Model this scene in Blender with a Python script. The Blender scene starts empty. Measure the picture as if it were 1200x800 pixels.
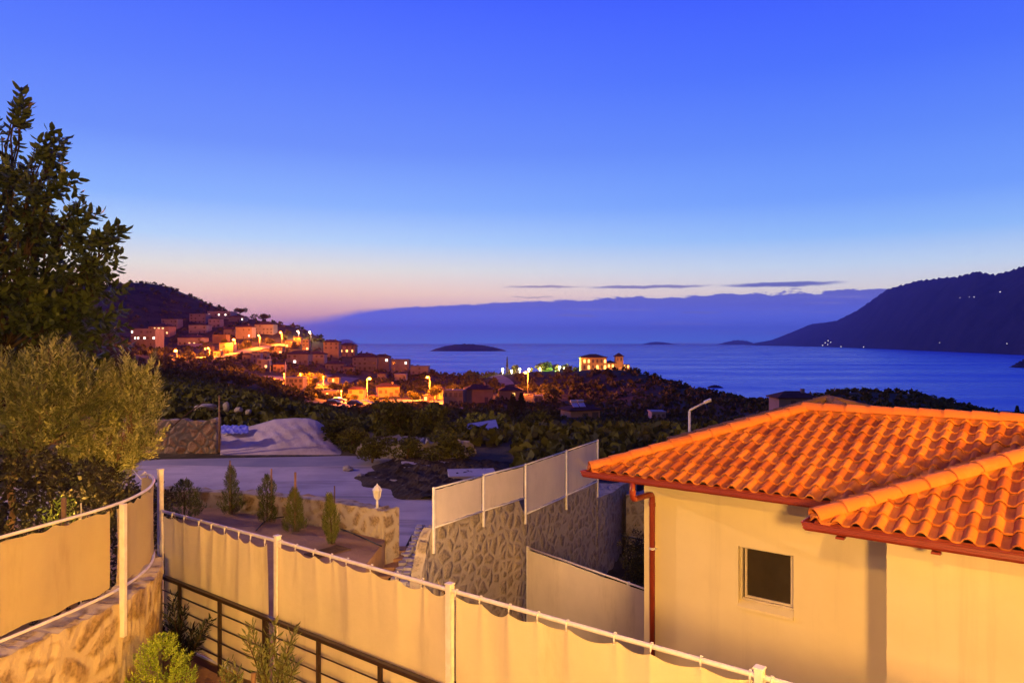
import bpy, bmesh, math, random
import numpy as np
from mathutils import Vector, Matrix

R = math.radians
rng = random.Random(7)
scene = bpy.context.scene
C = scene.collection
F = 850.0            # focal length in photo pixels (1200 px wide)
HZ = 401.0           # horizon row in the photo
SEA = -70.0          # the sea lies 70 m below the balcony

# ------------------------------------------------------------------ camera
cam_d = bpy.data.cameras.new('camera')
cam_d.sensor_width = 36.0
cam_d.lens = 36.0 * F / 1200.0
cam_d.shift_y = 1.0 / 1200.0
cam_d.clip_start = 0.1
cam_d.clip_end = 120000.0
cam = bpy.data.objects.new('camera', cam_d)
cam.location = (0, 0, 0)
cam.rotation_euler = (R(90), 0, 0)
C.objects.link(cam)
scene.camera = cam

# ------------------------------------------------------------------ exposure
scene.view_settings.view_transform = 'Standard'
scene.view_settings.look = 'None'
scene.view_settings.exposure = 0.0
scene.view_settings.gamma = 1.0
scene.view_settings.use_curve_mapping = False
scene.cycles.use_denoising = True
scene.cycles.max_bounces = 6
scene.cycles.diffuse_bounces = 3
scene.cycles.glossy_bounces = 3
scene.cycles.transparent_max_bounces = 12
scene.cycles.volume_bounces = 0
scene.cycles.sample_clamp_indirect = 4.0


def lin(c):
    return tuple(((x / 255.0) / 12.92 if x / 255.0 <= 0.04045 else ((x / 255.0 + 0.055) / 1.055) ** 2.4) for x in c)


# ------------------------------------------------------------------ node helper
class NT:
    def __init__(s, tree):
        s.t = tree
        s.n = tree.nodes
        s.l = tree.links

    def new(s, typ, **kw):
        n = s.n.new(typ)
        for k, v in kw.items():
            setattr(n, k, v)
        return n

    def put(s, sock, v):
        if hasattr(v, 'node'):
            s.l.new(v, sock)
        elif isinstance(v, (tuple, list)) and len(v) == 3 and sock.type == 'RGBA':
            sock.default_value = (*v, 1)
        else:
            sock.default_value = v

    def m(s, op, a, b=None, c=None, clamp=False):
        n = s.new('ShaderNodeMath', operation=op, use_clamp=clamp)
        s.put(n.inputs[0], a)
        if b is not None:
            s.put(n.inputs[1], b)
        if c is not None:
            s.put(n.inputs[2], c)
        return n.outputs[0]

    def mix(s, f, a, b, blend='MIX'):
        n = s.new('ShaderNodeMix', data_type='RGBA', blend_type=blend)
        s.put(n.inputs[0], f)
        s.put(n.inputs[6], a)
        s.put(n.inputs[7], b)
        return n.outputs[2]

    def ss(s, v, lo, hi, a=0.0, b=1.0):
        n = s.new('ShaderNodeMapRange', interpolation_type='SMOOTHSTEP')
        s.put(n.inputs[0], v)
        s.put(n.inputs[1], lo)
        s.put(n.inputs[2], hi)
        s.put(n.inputs[3], a)
        s.put(n.inputs[4], b)
        return n.outputs[0]

    def ramp(s, f, stops, interp='LINEAR'):
        n = s.new('ShaderNodeValToRGB')
        n.color_ramp.interpolation = interp
        el = n.color_ramp.elements
        while len(el) < len(stops):
            el.new(0.5)
        for e_, (p, c) in zip(el, stops):
            e_.position = p
            e_.color = (*c, 1)
        s.put(n.inputs[0], f)
        return n.outputs[0]

    def noise(s, vec, scale, detail=4, rough=0.55, dist=0.0):
        n = s.new('ShaderNodeTexNoise')
        n.inputs['Scale'].default_value = scale
        n.inputs['Detail'].default_value = detail
        n.inputs['Roughness'].default_value = rough
        n.inputs['Distortion'].default_value = dist
        if vec is not None:
            s.l.new(vec, n.inputs['Vector'])
        return n.outputs['Fac']

    def scalevec(s, vec, sc, off=(0, 0, 0)):
        n = s.new('ShaderNodeMapping')
        n.inputs['Scale'].default_value = sc
        n.inputs['Location'].default_value = off
        s.l.new(vec, n.inputs['Vector'])
        return n.outputs[0]


# ------------------------------------------------------------------ world: dusk sky
world = bpy.data.worlds.new('World')
scene.world = world
world.use_nodes = True
w = NT(world.node_tree)
for n_ in list(w.n):
    w.n.remove(n_)
tc = w.new('ShaderNodeTexCoord')
nrm = w.new('ShaderNodeVectorMath', operation='NORMALIZE')
w.l.new(tc.outputs['Generated'], nrm.inputs[0])
sep = w.new('ShaderNodeSeparateXYZ')
w.l.new(nrm.outputs[0], sep.inputs[0])
el_deg = w.m('MULTIPLY', w.m('ARCSINE', sep.outputs[2]), 57.29578)
az_deg = w.m('MULTIPLY', w.m('ARCTAN2', sep.outputs[0], sep.outputs[1]), 57.29578)
f_el = w.m('DIVIDE', el_deg, 60.0, clamp=True)


def elr(py):
    return math.degrees(math.atan((HZ - py) / F)) / 60.0


def lk(c, k=1.0):          # display colour -> world radiance, k allows for the haze in front
    k = (k, k, k) if isinstance(k, (int, float)) else k
    return tuple(x * y / SKY_K for x, y in zip(lin(c), k))


SKY_K = 1.6
west = w.ramp(f_el, [          # towards the afterglow, left of centre
    (0.0, lk((200, 156, 176), 1.5)), (elr(372), lk((234, 182, 172), (1.5, 1.35, 1.2))), (elr(345), lk((244, 208, 192), (1.4, 1.32, 1.1))),
    (elr(318), lk((230, 220, 214), (1.25, 1.3, 1.2))), (elr(285), lk((186, 210, 246), (1.1, 1.18, 1.15))), (elr(245), lk((140, 184, 255), 1.06)),
    (elr(180), lk((110, 150, 255))), (elr(100), lk((90, 128, 255))), (elr(0), lk((70, 104, 255))),
    (0.60, lk((50, 66, 220))), (0.8, lk((42, 55, 205))), (1.0, lk((36, 46, 175)))])
north = w.ramp(f_el, [         # to the right, away from the afterglow
    (0.0, lk((120, 130, 205), 1.5)), (elr(372), lk((160, 166, 214), 1.4)), (elr(345), lk((222, 214, 216), (1.35, 1.35, 1.2))),
    (elr(318), lk((196, 212, 236), (1.2, 1.25, 1.2))), (elr(285), lk((150, 188, 246), (1.05, 1.15, 1.15))), (elr(245), lk((118, 164, 255), (1, 1.04, 1.05))),
    (elr(180), lk((96, 142, 255))), (elr(100), lk((74, 116, 255))), (elr(0), lk((60, 92, 255))),
    (0.60, lk((46, 62, 220))), (0.8, lk((42, 55, 205))), (1.0, lk((36, 46, 175)))])
east = w.ramp(f_el, [
    (0.0, lk((24, 26, 52))), (0.15, lk((28, 30, 60))), (0.4, lk((22, 26, 66))), (0.75, lk((22, 28, 96))), (1.0, lk((36, 46, 175)))])
sky = w.mix(w.ss(az_deg, -20.0, 30.0), west, north)
away = w.ss(w.m('ABSOLUTE', w.m('ADD', az_deg, 20.0)), 60.0, 130.0)
sky = w.mix(away, sky, east)
# cloud bank low over the sea
cvec = w.new('ShaderNodeCombineXYZ')
w.l.new(w.m('MULTIPLY', az_deg, 0.55), cvec.inputs[0])
w.l.new(w.m('MULTIPLY', el_deg, 1.6), cvec.inputs[1])
cn = w.noise(cvec.outputs[0], 1.0, 6, 0.6)
cvec2 = w.new('ShaderNodeCombineXYZ')
w.l.new(w.m('MULTIPLY', az_deg, 0.11), cvec2.inputs[0])
w.l.new(w.m('MULTIPLY', el_deg, 2.2), cvec2.inputs[1])
cn2 = w.noise(cvec2.outputs[0], 1.0, 5, 0.6)
top = w.ramp(w.m('DIVIDE', w.m('ADD', az_deg, 30.0), 60.0, clamp=True), [
    (0.0, (0.16,) * 3), (0.2, (0.19,) * 3), (0.30, (0.262,) * 3), (0.5, (0.325,) * 3),
    (0.75, (0.366,) * 3), (0.95, (0.385,) * 3), (1.0, (0.36,) * 3)])
top = w.m('MULTIPLY', top, 10.0)
topn = w.m('ADD', top, w.m('MULTIPLY', w.m('SUBTRACT', cn, 0.5), w.ss(az_deg, -5.0, 16.0, 0.5, 1.35)))
soft = w.ss(az_deg, -19.0, -8.0, 1.5, 0.16)
bank = w.ss(el_deg, topn, w.m('SUBTRACT', topn, soft))
bank = w.m('MULTIPLY', bank, w.ss(az_deg, -24.0, -11.0, 0.35, 1.0))
bank_l = w.ramp(w.m('DIVIDE', el_deg, 4.0, clamp=True), [
    (0.0, lk((90, 146, 255), 1.8)), (0.35, lk((98, 128, 255), 1.25)), (0.7, lk((102, 114, 222), 1.08)), (1.0, lk((116, 118, 200)))])
bank_c = w.mix(w.m('MULTIPLY', w.ss(cn2, 0.52, 0.74), 0.6), bank_l, lk((160, 154, 222)))
sky = w.mix(bank, sky, bank_c)


def streak(sky, px0, px1, py, hh, col, amt):
    a0, a1 = [math.degrees(math.atan((p - 600) / F)) for p in (px0, px1)]
    mid = (a0 + a1) / 2
    e0 = math.degrees(math.atan((HZ - py) / F * math.cos(R(mid))))
    dx = w.m('DIVIDE', w.m('SUBTRACT', az_deg, mid), (a1 - a0) / 2)
    dy = w.m('DIVIDE', w.m('SUBTRACT', w.m('ADD', el_deg, w.m('MULTIPLY', w.m('SUBTRACT', cn, 0.5), 0.35)), e0), hh)
    d = w.m('ADD', w.m('MULTIPLY', dx, dx), w.m('MULTIPLY', dy, dy))
    mk = w.ss(w.m('ADD', d, w.m('MULTIPLY', w.m('SUBTRACT', cn2, 0.5), 1.6)), 1.1, 0.1, 0.0, amt)
    return w.mix(mk, sky, col)


sky = streak(sky, 840, 1005, 333, 0.22, lk((104, 112, 190)), 0.95)
sky = streak(sky, 680, 840, 336, 0.16, lk((120, 118, 184)), 0.85)
sky = streak(sky, 580, 690, 336, 0.12, lk((150, 132, 172)), 0.8)
sky = streak(sky, 590, 660, 348, 0.08, lk((170, 150, 170)), 0.6)
sky = streak(sky, 640, 710, 370, 0.12, lk((140, 134, 204)), 0.55)
sky = streak(sky, 790, 850, 366, 0.12, lk((128, 130, 206)), 0.5)
nis = w.new('ShaderNodeTexSky', sky_type='NISHITA')
nis.sun_disc = False
nis.sun_elevation = R(-3.0)
nis.sun_rotation = R(-22.0)
nis.altitude = 70.0
skyb = w.new('ShaderNodeBackground')
w.l.new(sky, skyb.inputs[0])
skyb.inputs[1].default_value = 1.03 * SKY_K
nisb = w.new('ShaderNodeBackground')
w.l.new(nis.outputs[0], nisb.inputs[0])
nisb.inputs[1].default_value = 0.05
addw = w.new('ShaderNodeAddShader')
w.l.new(skyb.outputs[0], addw.inputs[0])
w.l.new(nisb.outputs[0], addw.inputs[1])
wo = w.new('ShaderNodeOutputWorld')
w.l.new(addw.outputs[0], wo.inputs[0])

# ------------------------------------------------------------------ lamps out of view: the villa's, the street's, the garden's, and added fills
def point_light(name, loc, watt, col, rad):
    d = bpy.data.lights.new(name, 'POINT')
    d.energy = watt
    d.color = col
    d.shadow_soft_size = rad
    o = bpy.data.objects.new(name, d)
    o.location = loc
    C.objects.link(o)
    return o


WARM = (1.0, 0.52, 0.115)
SODIUM = (1.0, 0.20, 0.008)
point_light('facade_lamp_light', (0.7, -4.0, 0.45), 8600.0, WARM, 0.45)
point_light('eave_lamp_light', (12.0, 1.6, 1.4), 11000.0, (1.0, 0.44, 0.02), 0.20)
point_light('fill_light', (-6.5, -10.0, 7.0), 8200.0, (1.0, 0.51, 0.09), 0.35)  # unseen fill added behind and left, softens shadows and warms the planter
point_light('street_lamp_light', (-42.0, 31.0, 9.0), 38000.0, (1.0, 0.60, 0.36), 0.30)
sl_ = bpy.data.lights.new('garden_spot_light', 'SPOT')
sl_.energy = 650.0
sl_.color = (1.0, 0.50, 0.10)
sl_.spot_size = R(125)
sl_.spot_blend = 0.6
sl_.shadow_soft_size = 0.08
so0 = bpy.data.objects.new('garden_spot_light', sl_)
so0.location = (-6.6, 10.9, -3.2)
so0.rotation_euler = Vector((-2.0, 1.9, 2.6)).to_track_quat('-Z', 'Y').to_euler()
C.objects.link(so0)
sl_ = bpy.data.lights.new('added_wall_spot', 'SPOT')  # unseen spot added behind the near fence to brighten the curved wall
sl_.energy = 1700.0
sl_.color = (1.0, 0.58, 0.26)
sl_.spot_size = R(72)
sl_.spot_blend = 0.8
sl_.shadow_soft_size = 0.15
so1 = bpy.data.objects.new('added_wall_spot', sl_)
so1.location = (-1.5, 10.3, -4.0)
so1.rotation_euler = Vector((0.6, 8.0, -.6)).to_track_quat('-Z', 'Y').to_euler()
C.objects.link(so1)
# ------------------------------------------------------------------ geometry helpers
def P(px, py, Y):
    return Vector(((px - 600.0) / F * Y, Y, -(py - HZ) / F * Y))


class MB:
    """collects faces for ONE mesh object"""
    def __init__(s):
        s.v, s.f, s.tint = [], [], []

    def quad(s, *p, t=None):
        i = len(s.v)
        s.v += [tuple(q) for q in p]
        s.f.append(tuple(range(i, i + len(p))))
        s.tint.append(t)

    def box(s, c, ax, ay, az):
        c, ax, ay, az = Vector(c), Vector(ax), Vector(ay), Vector(az)
        i = len(s.v)
        for dz in (-1, 1):
            for dy in (-1, 1):
                for dx in (-1, 1):
                    s.v.append(tuple(c + ax * dx + ay * dy + az * dz))
        for f in ((0, 2, 3, 1), (4, 5, 7, 6), (0, 1, 5, 4), (2, 6, 7, 3), (0, 4, 6, 2), (1, 3, 7, 5)):
            s.f.append(tuple(i + k for k in f))
            s.tint.append(None)

    def abox(s, x0, x1, y0, y1, z0, z1):
        s.box(((x0 + x1) / 2, (y0 + y1) / 2, (z0 + z1) / 2), ((x1 - x0) / 2, 0, 0), (0, (y1 - y0) / 2, 0), (0, 0, (z1 - z0) / 2))

    def tube(s, pts, r, n=8, r1=None, cap=True):
        pts = [Vector(p) for p in pts]
        m = len(pts)
        r1 = r if r1 is None else r1
        base = len(s.v)
        up0 = Vector((0, 0, 1))
        for k, p in enumerate(pts):
            d = (pts[min(k + 1, m - 1)] - pts[max(k - 1, 0)])
            d = d.normalized() if d.length > 1e-9 else Vector((0, 0, 1))
            a = d.cross(up0)
            if a.length < 1e-3:
                a = d.cross(Vector((0, 1, 0)))
            a.normalize()
            b = a.cross(d)
            rr = r + (r1 - r) * k / max(1, m - 1)
            for j in range(n):
                t = 2 * math.pi * j / n
                s.v.append(tuple(p + a * (rr * math.cos(t)) + b * (rr * math.sin(t))))
        for k in range(m - 1):
            for j in range(n):
                s.f.append((base + k * n + j, base + k * n + (j + 1) % n, base + (k + 1) * n + (j + 1) % n, base + (k + 1) * n + j))
                s.tint.append(None)
        if cap:
            s.f.append(tuple(base + j for j in reversed(range(n))))
            s.f.append(tuple(base + (m - 1) * n + j for j in range(n)))
            s.tint += [None, None]

    def sphere(s, c, r, seg=10, ring=6, sq=(1, 1, 1)):
        base = len(s.v)
        c = Vector(c)
        for i in range(ring + 1):
            a = math.pi * i / ring
            for j in range(seg):
                b = 2 * math.pi * j / seg
                s.v.append((c.x + r * sq[0] * math.sin(a) * math.cos(b), c.y + r * sq[1] * math.sin(a) * math.sin(b), c.z + r * sq[2] * math.cos(a)))
        for i in range(ring):
            for j in range(seg):
                s.f.append((base + i * seg + j, base + (i + 1) * seg + j, base + (i + 1) * seg + (j + 1) % seg, base + i * seg + (j + 1) % seg))
                s.tint.append(None)

    def leaf(s, p, d, side, length, width, t, curve=0.15):
        """a pointed leaf of two folded halves"""
        i = len(s.v)
        nn = d.cross(side)
        a = p
        m1 = p + d * (length * 0.36) + nn * (length * curve * 0.5)
        m2 = p + d * (length * 0.74) + nn * (length * curve * 0.35)
        tip = p + d * length - nn * (length * curve * 0.3)
        s.v += [tuple(a), tuple(m1 + side * (width / 2)), tuple(m2 + side * (width * .42)), tuple(tip), tuple(m2 - side * (width * .42)), tuple(m1 - side * (width / 2))]
        s.f.append((i, i + 1, i + 2, i + 3, i + 4, i + 5))
        s.tint.append(t)

    def build(s, name, mat, parent=None, smooth=False, bevel=0.0, merge=False):
        me = bpy.data.meshes.new(name)
        me.from_pydata(s.v, [], s.f)
        if any(t is not None for t in s.tint):
            at = me.attributes.new('tint', 'FLOAT', 'FACE')
            at.data.foreach_set('value', [0.5 if t is None else t for t in s.tint])
        if merge:
            bm = bmesh.new()
            bm.from_mesh(me)
            bmesh.ops.remove_doubles(bm, verts=bm.verts, dist=1e-4)
            bmesh.ops.recalc_face_normals(bm, faces=bm.faces)
            bm.to_mesh(me)
            bm.free()
        if smooth:
            me.polygons.foreach_set('use_smooth', [True] * len(me.polygons))
        o = bpy.data.objects.new(name, me)
        C.objects.link(o)
        if mat is not None:
            me.materials.append(mat)
        if parent is not None:
            o.parent = parent
            o.matrix_parent_inverse = Matrix.Translation(-parent.location) if parent.type == 'EMPTY' else Matrix.Identity(4)
        if bevel:
            b = o.modifiers.new('bevel', 'BEVEL')
            b.width = bevel
            b.segments = 2
            b.limit_method = 'ANGLE'
        return o


def tag(o, label=None, cat=None, group=None, kind=None):
    if label:
        o['label'] = label
    if cat:
        o['category'] = cat
    if group:
        o['group'] = group
    if kind:
        o['kind'] = kind
    return o


def thing(name, label, cat, loc=(0, 0, 0), group=None):
    o = bpy.data.objects.new(name, None)
    o.empty_display_size = 0.2
    o.location = loc
    C.objects.link(o)
    return tag(o, label, cat, group)


def children_of(o):
    return [c for c in o.children]


def copy_tree(o, parent=None):
    c = o.copy()
    C.objects.link(c)
    if parent is not None:
        c.parent = parent
        c.matrix_parent_inverse = o.matrix_parent_inverse.copy()
    for ch in list(o.children):
        copy_tree(ch, c)
    return c


# ------------------------------------------------------------------ materials
def mat_new(name):
    m = bpy.data.materials.new(name)
    m.use_nodes = True
    t = NT(m.node_tree)
    b = t.n['Principled BSDF']
    return m, t, b


def objco(t):
    return t.new('ShaderNodeTexCoord').outputs['Object']


def bump(t, b, h, strength, dist):
    n = t.new('ShaderNodeBump')
    n.inputs['Strength'].default_value = strength
    n.inputs['Distance'].default_value = dist
    t.l.new(h, n.inputs['Height'])
    t.l.new(n.outputs[0], b.inputs['Normal'])


def m_plain(name, c0, c1=None, rough=0.6, scale=4.0, bs=0.2, bd=0.004, bscale=60.0, metal=0.0, spec=0.5):
    m, t, b = mat_new(name)
    co = objco(t)
    c1 = c1 or tuple(x * 0.82 for x in c0)
    n = t.noise(co, scale, 6, 0.6)
    t.put(b.inputs['Base Color'], t.mix(t.ss(n, 0.3, 0.7), c0, c1))
    b.inputs['Roughness'].default_value = rough
    b.inputs['Metallic'].default_value = metal
    b.inputs['Specular IOR Level'].default_value = spec
    if bs:
        bump(t, b, t.noise(co, bscale, 4), bs, bd)
    return m


def m_emit(name, col, strength):
    m, t, b = mat_new(name)
    b.inputs['Base Color'].default_value = (*[min(1, c) for c in col], 1)
    b.inputs['Emission Color'].default_value = (*col, 1)
    b.inputs['Emission Strength'].default_value = strength
    return m


def m_leaf(name, dark, light, rough=0.55, trans=0.25, nscale=0.6):
    m, t, b = mat_new(name)
    a = t.new('ShaderNodeAttribute', attribute_name='tint')
    co = objco(t)
    n = t.noise(co, nscale, 3)
    f = t.m('ADD', t.m('MULTIPLY', a.outputs['Fac'], 0.65), t.m('MULTIPLY', n, 0.35))
    oi = t.new('ShaderNodeObjectInfo')
    f = t.m('ADD', f, t.m('MULTIPLY', t.m('SUBTRACT', oi.outputs['Random'], 0.5), 0.3))
    col = t.mix(t.ss(f, 0.2, 0.8), dark, light)
    t.put(b.inputs['Base Color'], col)
    b.inputs['Roughness'].default_value = rough
    b.inputs['Specular IOR Level'].default_value = 0.3
    tr = t.new('ShaderNodeBsdfTranslucent')
    t.put(tr.inputs[0], col)
    mx = t.new('ShaderNodeMixShader')
    mx.inputs[0].default_value = trans
    t.l.new(b.outputs[0], mx.inputs[1])
    t.l.new(tr.outputs[0], mx.inputs[2])
    t.l.new(mx.outputs[0], t.n['Material Output'].inputs[0])
    return m


def m_stone(name, mortar, s0, s1, scale, mort=0.11, zs=1.35, bd=0.03, seed=0.0):
    m, t, b = mat_new(name)
    co = objco(t)
    wn = t.new('ShaderNodeTexNoise')
    wn.inputs['Scale'].default_value = scale * 1.1
    wn.inputs['Detail'].default_value = 3
    t.l.new(co, wn.inputs['Vector'])
    add = t.new('ShaderNodeVectorMath', operation='MULTIPLY_ADD')
    t.l.new(wn.outputs['Color'], add.inputs[0])
    add.inputs[1].default_value = (0.28 / scale * 1.6,) * 3
    t.l.new(co, add.inputs[2])
    vec = t.scalevec(add.outputs[0], (1, 1, zs), (seed, seed * 2, seed * 3))
    v1 = t.new('ShaderNodeTexVoronoi', feature='DISTANCE_TO_EDGE')
    v1.inputs['Scale'].default_value = scale
    t.l.new(vec, v1.inputs['Vector'])
    v2 = t.new('ShaderNodeTexVoronoi', feature='F1')
    v2.inputs['Scale'].default_value = scale
    t.l.new(vec, v2.inputs['Vector'])
    cs = t.new('ShaderNodeSeparateColor')
    t.l.new(v2.outputs['Color'], cs.inputs[0])
    fine = t.noise(co, 18.0, 6, 0.65)
    st = t.mix(cs.outputs[0], s0, s1)
    st = t.mix(t.ss(fine, 0.35, 0.75), st, tuple(x * 0.55 for x in s0))
    face = t.ss(t.m('ADD', v1.outputs['Distance'], t.m('MULTIPLY', t.m('SUBTRACT', fine, 0.5), 0.08)), mort * 0.45, mort * 1.5)
    mc = t.mix(t.noise(co, 6.0, 5), mortar, tuple(x * 0.7 for x in mortar))
    t.put(b.inputs['Base Color'], t.mix(face, mc, st))
    b.inputs['Roughness'].default_value = 0.9
    b.inputs['Specular IOR Level'].default_value = 0.2
    h = t.m('ADD', t.m('MULTIPLY', t.ss(v1.outputs['Distance'], mort * 0.4, mort * 2.6), 0.8), t.m('MULTIPLY', fine, 0.5))
    bump(t, b, h, 0.9, bd)
    return m


def m_tile(name, c0, c1, c2):
    m, t, b = mat_new(name)
    a = t.new('ShaderNodeAttribute', attribute_name='tint')
    co = objco(t)
    n = t.noise(co, 7.0, 6, 0.65)
    n2 = t.noise(co, 1.3, 4, 0.6)
    col = t.mix(t.ss(a.outputs['Fac'], 0.0, 1.0), c0, c1)
    col = t.mix(t.m('MULTIPLY', t.ss(n, 0.5, 0.78), 0.6), col, c2)
    col = t.mix(t.m('MULTIPLY', t.ss(n2, 0.52, 0.75), 0.35), col, tuple(x * 0.5 for x in c0))
    t.put(b.inputs['Base Color'], col)
    b.inputs['Roughness'].default_value = 0.8
    b.inputs['Specular IOR Level'].default_value = 0.2
    bump(t, b, t.noise(co, 45.0, 5, 0.7), 0.35, 0.006)
    return m


M = {}
def m_stucco(name, c0, c1):
    m, t, b = mat_new(name)
    co = objco(t)
    big = t.noise(co, 0.55, 5, 0.6)
    streak_ = t.noise(t.scalevec(co, (3.2, 3.2, 0.16)), 1.0, 6, 0.7)
    fine = t.noise(co, 9.0, 6, 0.7)
    col = t.mix(t.ss(big, 0.35, 0.7), c0, c1)
    col = t.mix(t.m('MULTIPLY', t.ss(streak_, 0.52, 0.78), 0.28), col, tuple(x * 0.72 for x in c1))
    col = t.mix(t.m('MULTIPLY', t.ss(fine, 0.55, 0.8), 0.18), col, tuple(x * 0.8 for x in c0))
    t.put(b.inputs['Base Color'], col)
    b.inputs['Roughness'].default_value = 0.92
    b.inputs['Specular IOR Level'].default_value = 0.2
    h = t.m('ADD', t.noise(co, 140.0, 4, 0.6), t.m('MULTIPLY', t.noise(co, 3.0, 4), 1.4))
    bump(t, b, h, 0.35, 0.006)
    return m


M['stucco'] = m_stucco('cream_stucco', (0.80, 0.69, 0.42), (0.73, 0.62, 0.36))
M['trim'] = m_plain('white_trim', (0.66, 0.57, 0.42), None, 0.5)
M['tile'] = m_tile('terracotta_tile', (0.66, 0.21, 0.034), (0.38, 0.095, 0.02), (0.70, 0.30, 0.08))
M['cap'] = m_tile('terracotta_ridge', (0.66, 0.20, 0.045), (0.58, 0.16, 0.036), (0.70, 0.28, 0.09))
M['old_tile'] = m_tile('weathered_roof_tile', (0.20, 0.10, 0.07), (0.14, 0.075, 0.055), (0.26, 0.15, 0.11))
M['gutter'] = m_plain('red_brown_gutter', (0.29, 0.042, 0.017), (0.24, 0.034, 0.014), 0.38, 3.0, 0.08, 0.002, 40.0)
M['soffit'] = m_plain('eave_board', (0.40, 0.30, 0.22), None, 0.8)
M['white_metal'] = m_plain('white_painted_metal', (0.78, 0.74, 0.68), (0.66, 0.60, 0.52), 0.4, 9.0, 0.06, 0.002, 30.0)
M['bronze'] = m_plain('dark_bronze_metal', (0.05, 0.028, 0.018), (0.035, 0.02, 0.014), 0.35, 12.0, 0.08, 0.002, 40.0, metal=0.3)
M['dark_metal'] = m_plain('black_metal', (0.02, 0.02, 0.022), None, 0.5)
M['glass'] = m_plain('dark_window_glass', (0.045, 0.036, 0.024), None, 0.08, bs=0.0)
M['stone_left'] = m_stone('golden_rubble_stone', (0.58, 0.47, 0.31), (0.33, 0.23, 0.12), (0.46, 0.35, 0.21), 2.3, 0.12, 1.25, 0.035)
M['stone_mid'] = m_stone('brown_rubble_stone', (0.47, 0.39, 0.29), (0.32, 0.25, 0.17), (0.43, 0.35, 0.255), 3.3, 0.12, 0.95, 0.04, 3.1)
M['stone_low'] = m_stone('tan_rubble_stone', (0.50, 0.40, 0.27), (0.26, 0.17, 0.085), (0.48, 0.36, 0.21), 2.3, 0.16, 1.2, 0.04, 7.7)
M['stone_far'] = m_stone('rust_rubble_stone', (0.22, 0.18, 0.15), (0.36, 0.21, 0.13), (0.56, 0.42, 0.32), 2.2, 0.10, 1.0, 0.04, 1.7)
M['concrete'] = m_plain('pale_concrete', (0.44, 0.38, 0.40), (0.34, 0.29, 0.31), 0.9, 0.7, 0.4, 0.01, 25.0, spec=0.2)
M['drive'] = m_plain('dusty_driveway', (0.50, 0.43, 0.43), (0.25, 0.21, 0.22), 0.92, 0.30, 0.5, 0.015, 9.0, spec=0.2)
def m_drive():
    m, t, b = mat_new('dusty_driveway')
    co = objco(t)
    n = t.noise(co, 0.30, 6, 0.6)
    tr_ = t.noise(t.scalevec(co, (0.10, 0.85, 1)), 1.0, 6, 0.65, 0.6)
    fine = t.noise(co, 5.0, 6, 0.7)
    col = t.mix(t.ss(n, 0.3, 0.7), (0.50, 0.43, 0.43), (0.33, 0.28, 0.29))
    col = t.mix(t.m('MULTIPLY', t.ss(tr_, 0.50, 0.66), 0.55), col, (0.17, 0.145, 0.155))
    col = t.mix(t.m('MULTIPLY', t.ss(fine, 0.56, 0.75), 0.4), col, (0.22, 0.185, 0.18))
    t.put(b.inputs['Base Color'], col)
    b.inputs['Roughness'].default_value = 0.93
    b.inputs['Specular IOR Level'].default_value = 0.2
    bump(t, b, t.m('ADD', fine, tr_), 0.6, 0.03)
    return m


M['drive'] = m_drive()
M['soil'] = m_plain('brown_soil', (0.42, 0.26, 0.14), (0.28, 0.17, 0.09), 0.95, 1.2, 0.7, 0.03, 14.0, spec=0.1)
M['dark_soil'] = m_plain('dark_dug_soil', (0.03, 0.022, 0.016), (0.075, 0.055, 0.04), 0.97, 1.1, 0.9, 0.06, 7.0, spec=0.1)
M['terrace'] = m_plain('terrace_earth', (0.36, 0.20, 0.10), (0.28, 0.15, 0.07), 0.9, 2.5, 0.6, 0.02, 22.0, spec=0.15)
M['rock'] = m_plain('grey_rock', (0.34, 0.30, 0.27), (0.20, 0.17, 0.15), 0.92, 2.2, 0.8, 0.03, 8.0, spec=0.2)
M['paving'] = m_plain('pale_paving_stone', (0.50, 0.45, 0.44), (0.36, 0.31, 0.30), 0.9, 3.0, 0.6, 0.02, 16.0, spec=0.2)
M['wood'] = m_plain('weathered_wood', (0.34, 0.19, 0.09), (0.22, 0.12, 0.06), 0.85, 5.0, 0.5, 0.01, 30.0)
M['bark'] = m_plain('brown_bark', (0.14, 0.085, 0.05), (0.08, 0.05, 0.03), 0.95, 6.0, 0.9, 0.03, 18.0, spec=0.1)
M['dark_bark'] = m_plain('dark_bark', (0.05, 0.034, 0.022), (0.03, 0.02, 0.014), 0.95, 6.0, 0.9, 0.03, 18.0, spec=0.1)
M['pale_bark'] = m_plain('pale_olive_bark', (0.30, 0.19, 0.11), (0.18, 0.11, 0.065), 0.95, 6.0, 0.9, 0.03, 18.0, spec=0.1)
M['hose'] = m_plain('black_hose', (0.015, 0.013, 0.012), None, 0.5)
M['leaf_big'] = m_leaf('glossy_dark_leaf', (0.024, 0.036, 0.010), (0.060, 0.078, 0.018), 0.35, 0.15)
M['leaf_olive'] = m_leaf('olive_leaf', (0.12, 0.13, 0.035), (0.52, 0.50, 0.18), 0.55, 0.25, 1.5)
M['leaf_lime'] = m_leaf('lime_leaf', (0.20, 0.30, 0.02), (0.50, 0.62, 0.07), 0.5, 0.3, 3.0)
M['leaf_oleander'] = m_leaf('oleander_leaf', (0.09, 0.11, 0.025), (0.26, 0.27, 0.08), 0.45, 0.2, 3.0)
M['leaf_olea_dark'] = m_leaf('dark_oleander_leaf', (0.022, 0.032, 0.014), (0.055, 0.066, 0.030), 0.45, 0.15, 3.0)
M['leaf_cypress'] = m_leaf('cypress_leaf', (0.05, 0.064, 0.012), (0.19, 0.20, 0.04), 0.7, 0.15, 2.5)
M['leaf_hedge'] = m_leaf('dark_hedge_leaf', (0.016, 0.015, 0.006), (0.045, 0.040, 0.014), 0.7, 0.15, 1.5)
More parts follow.
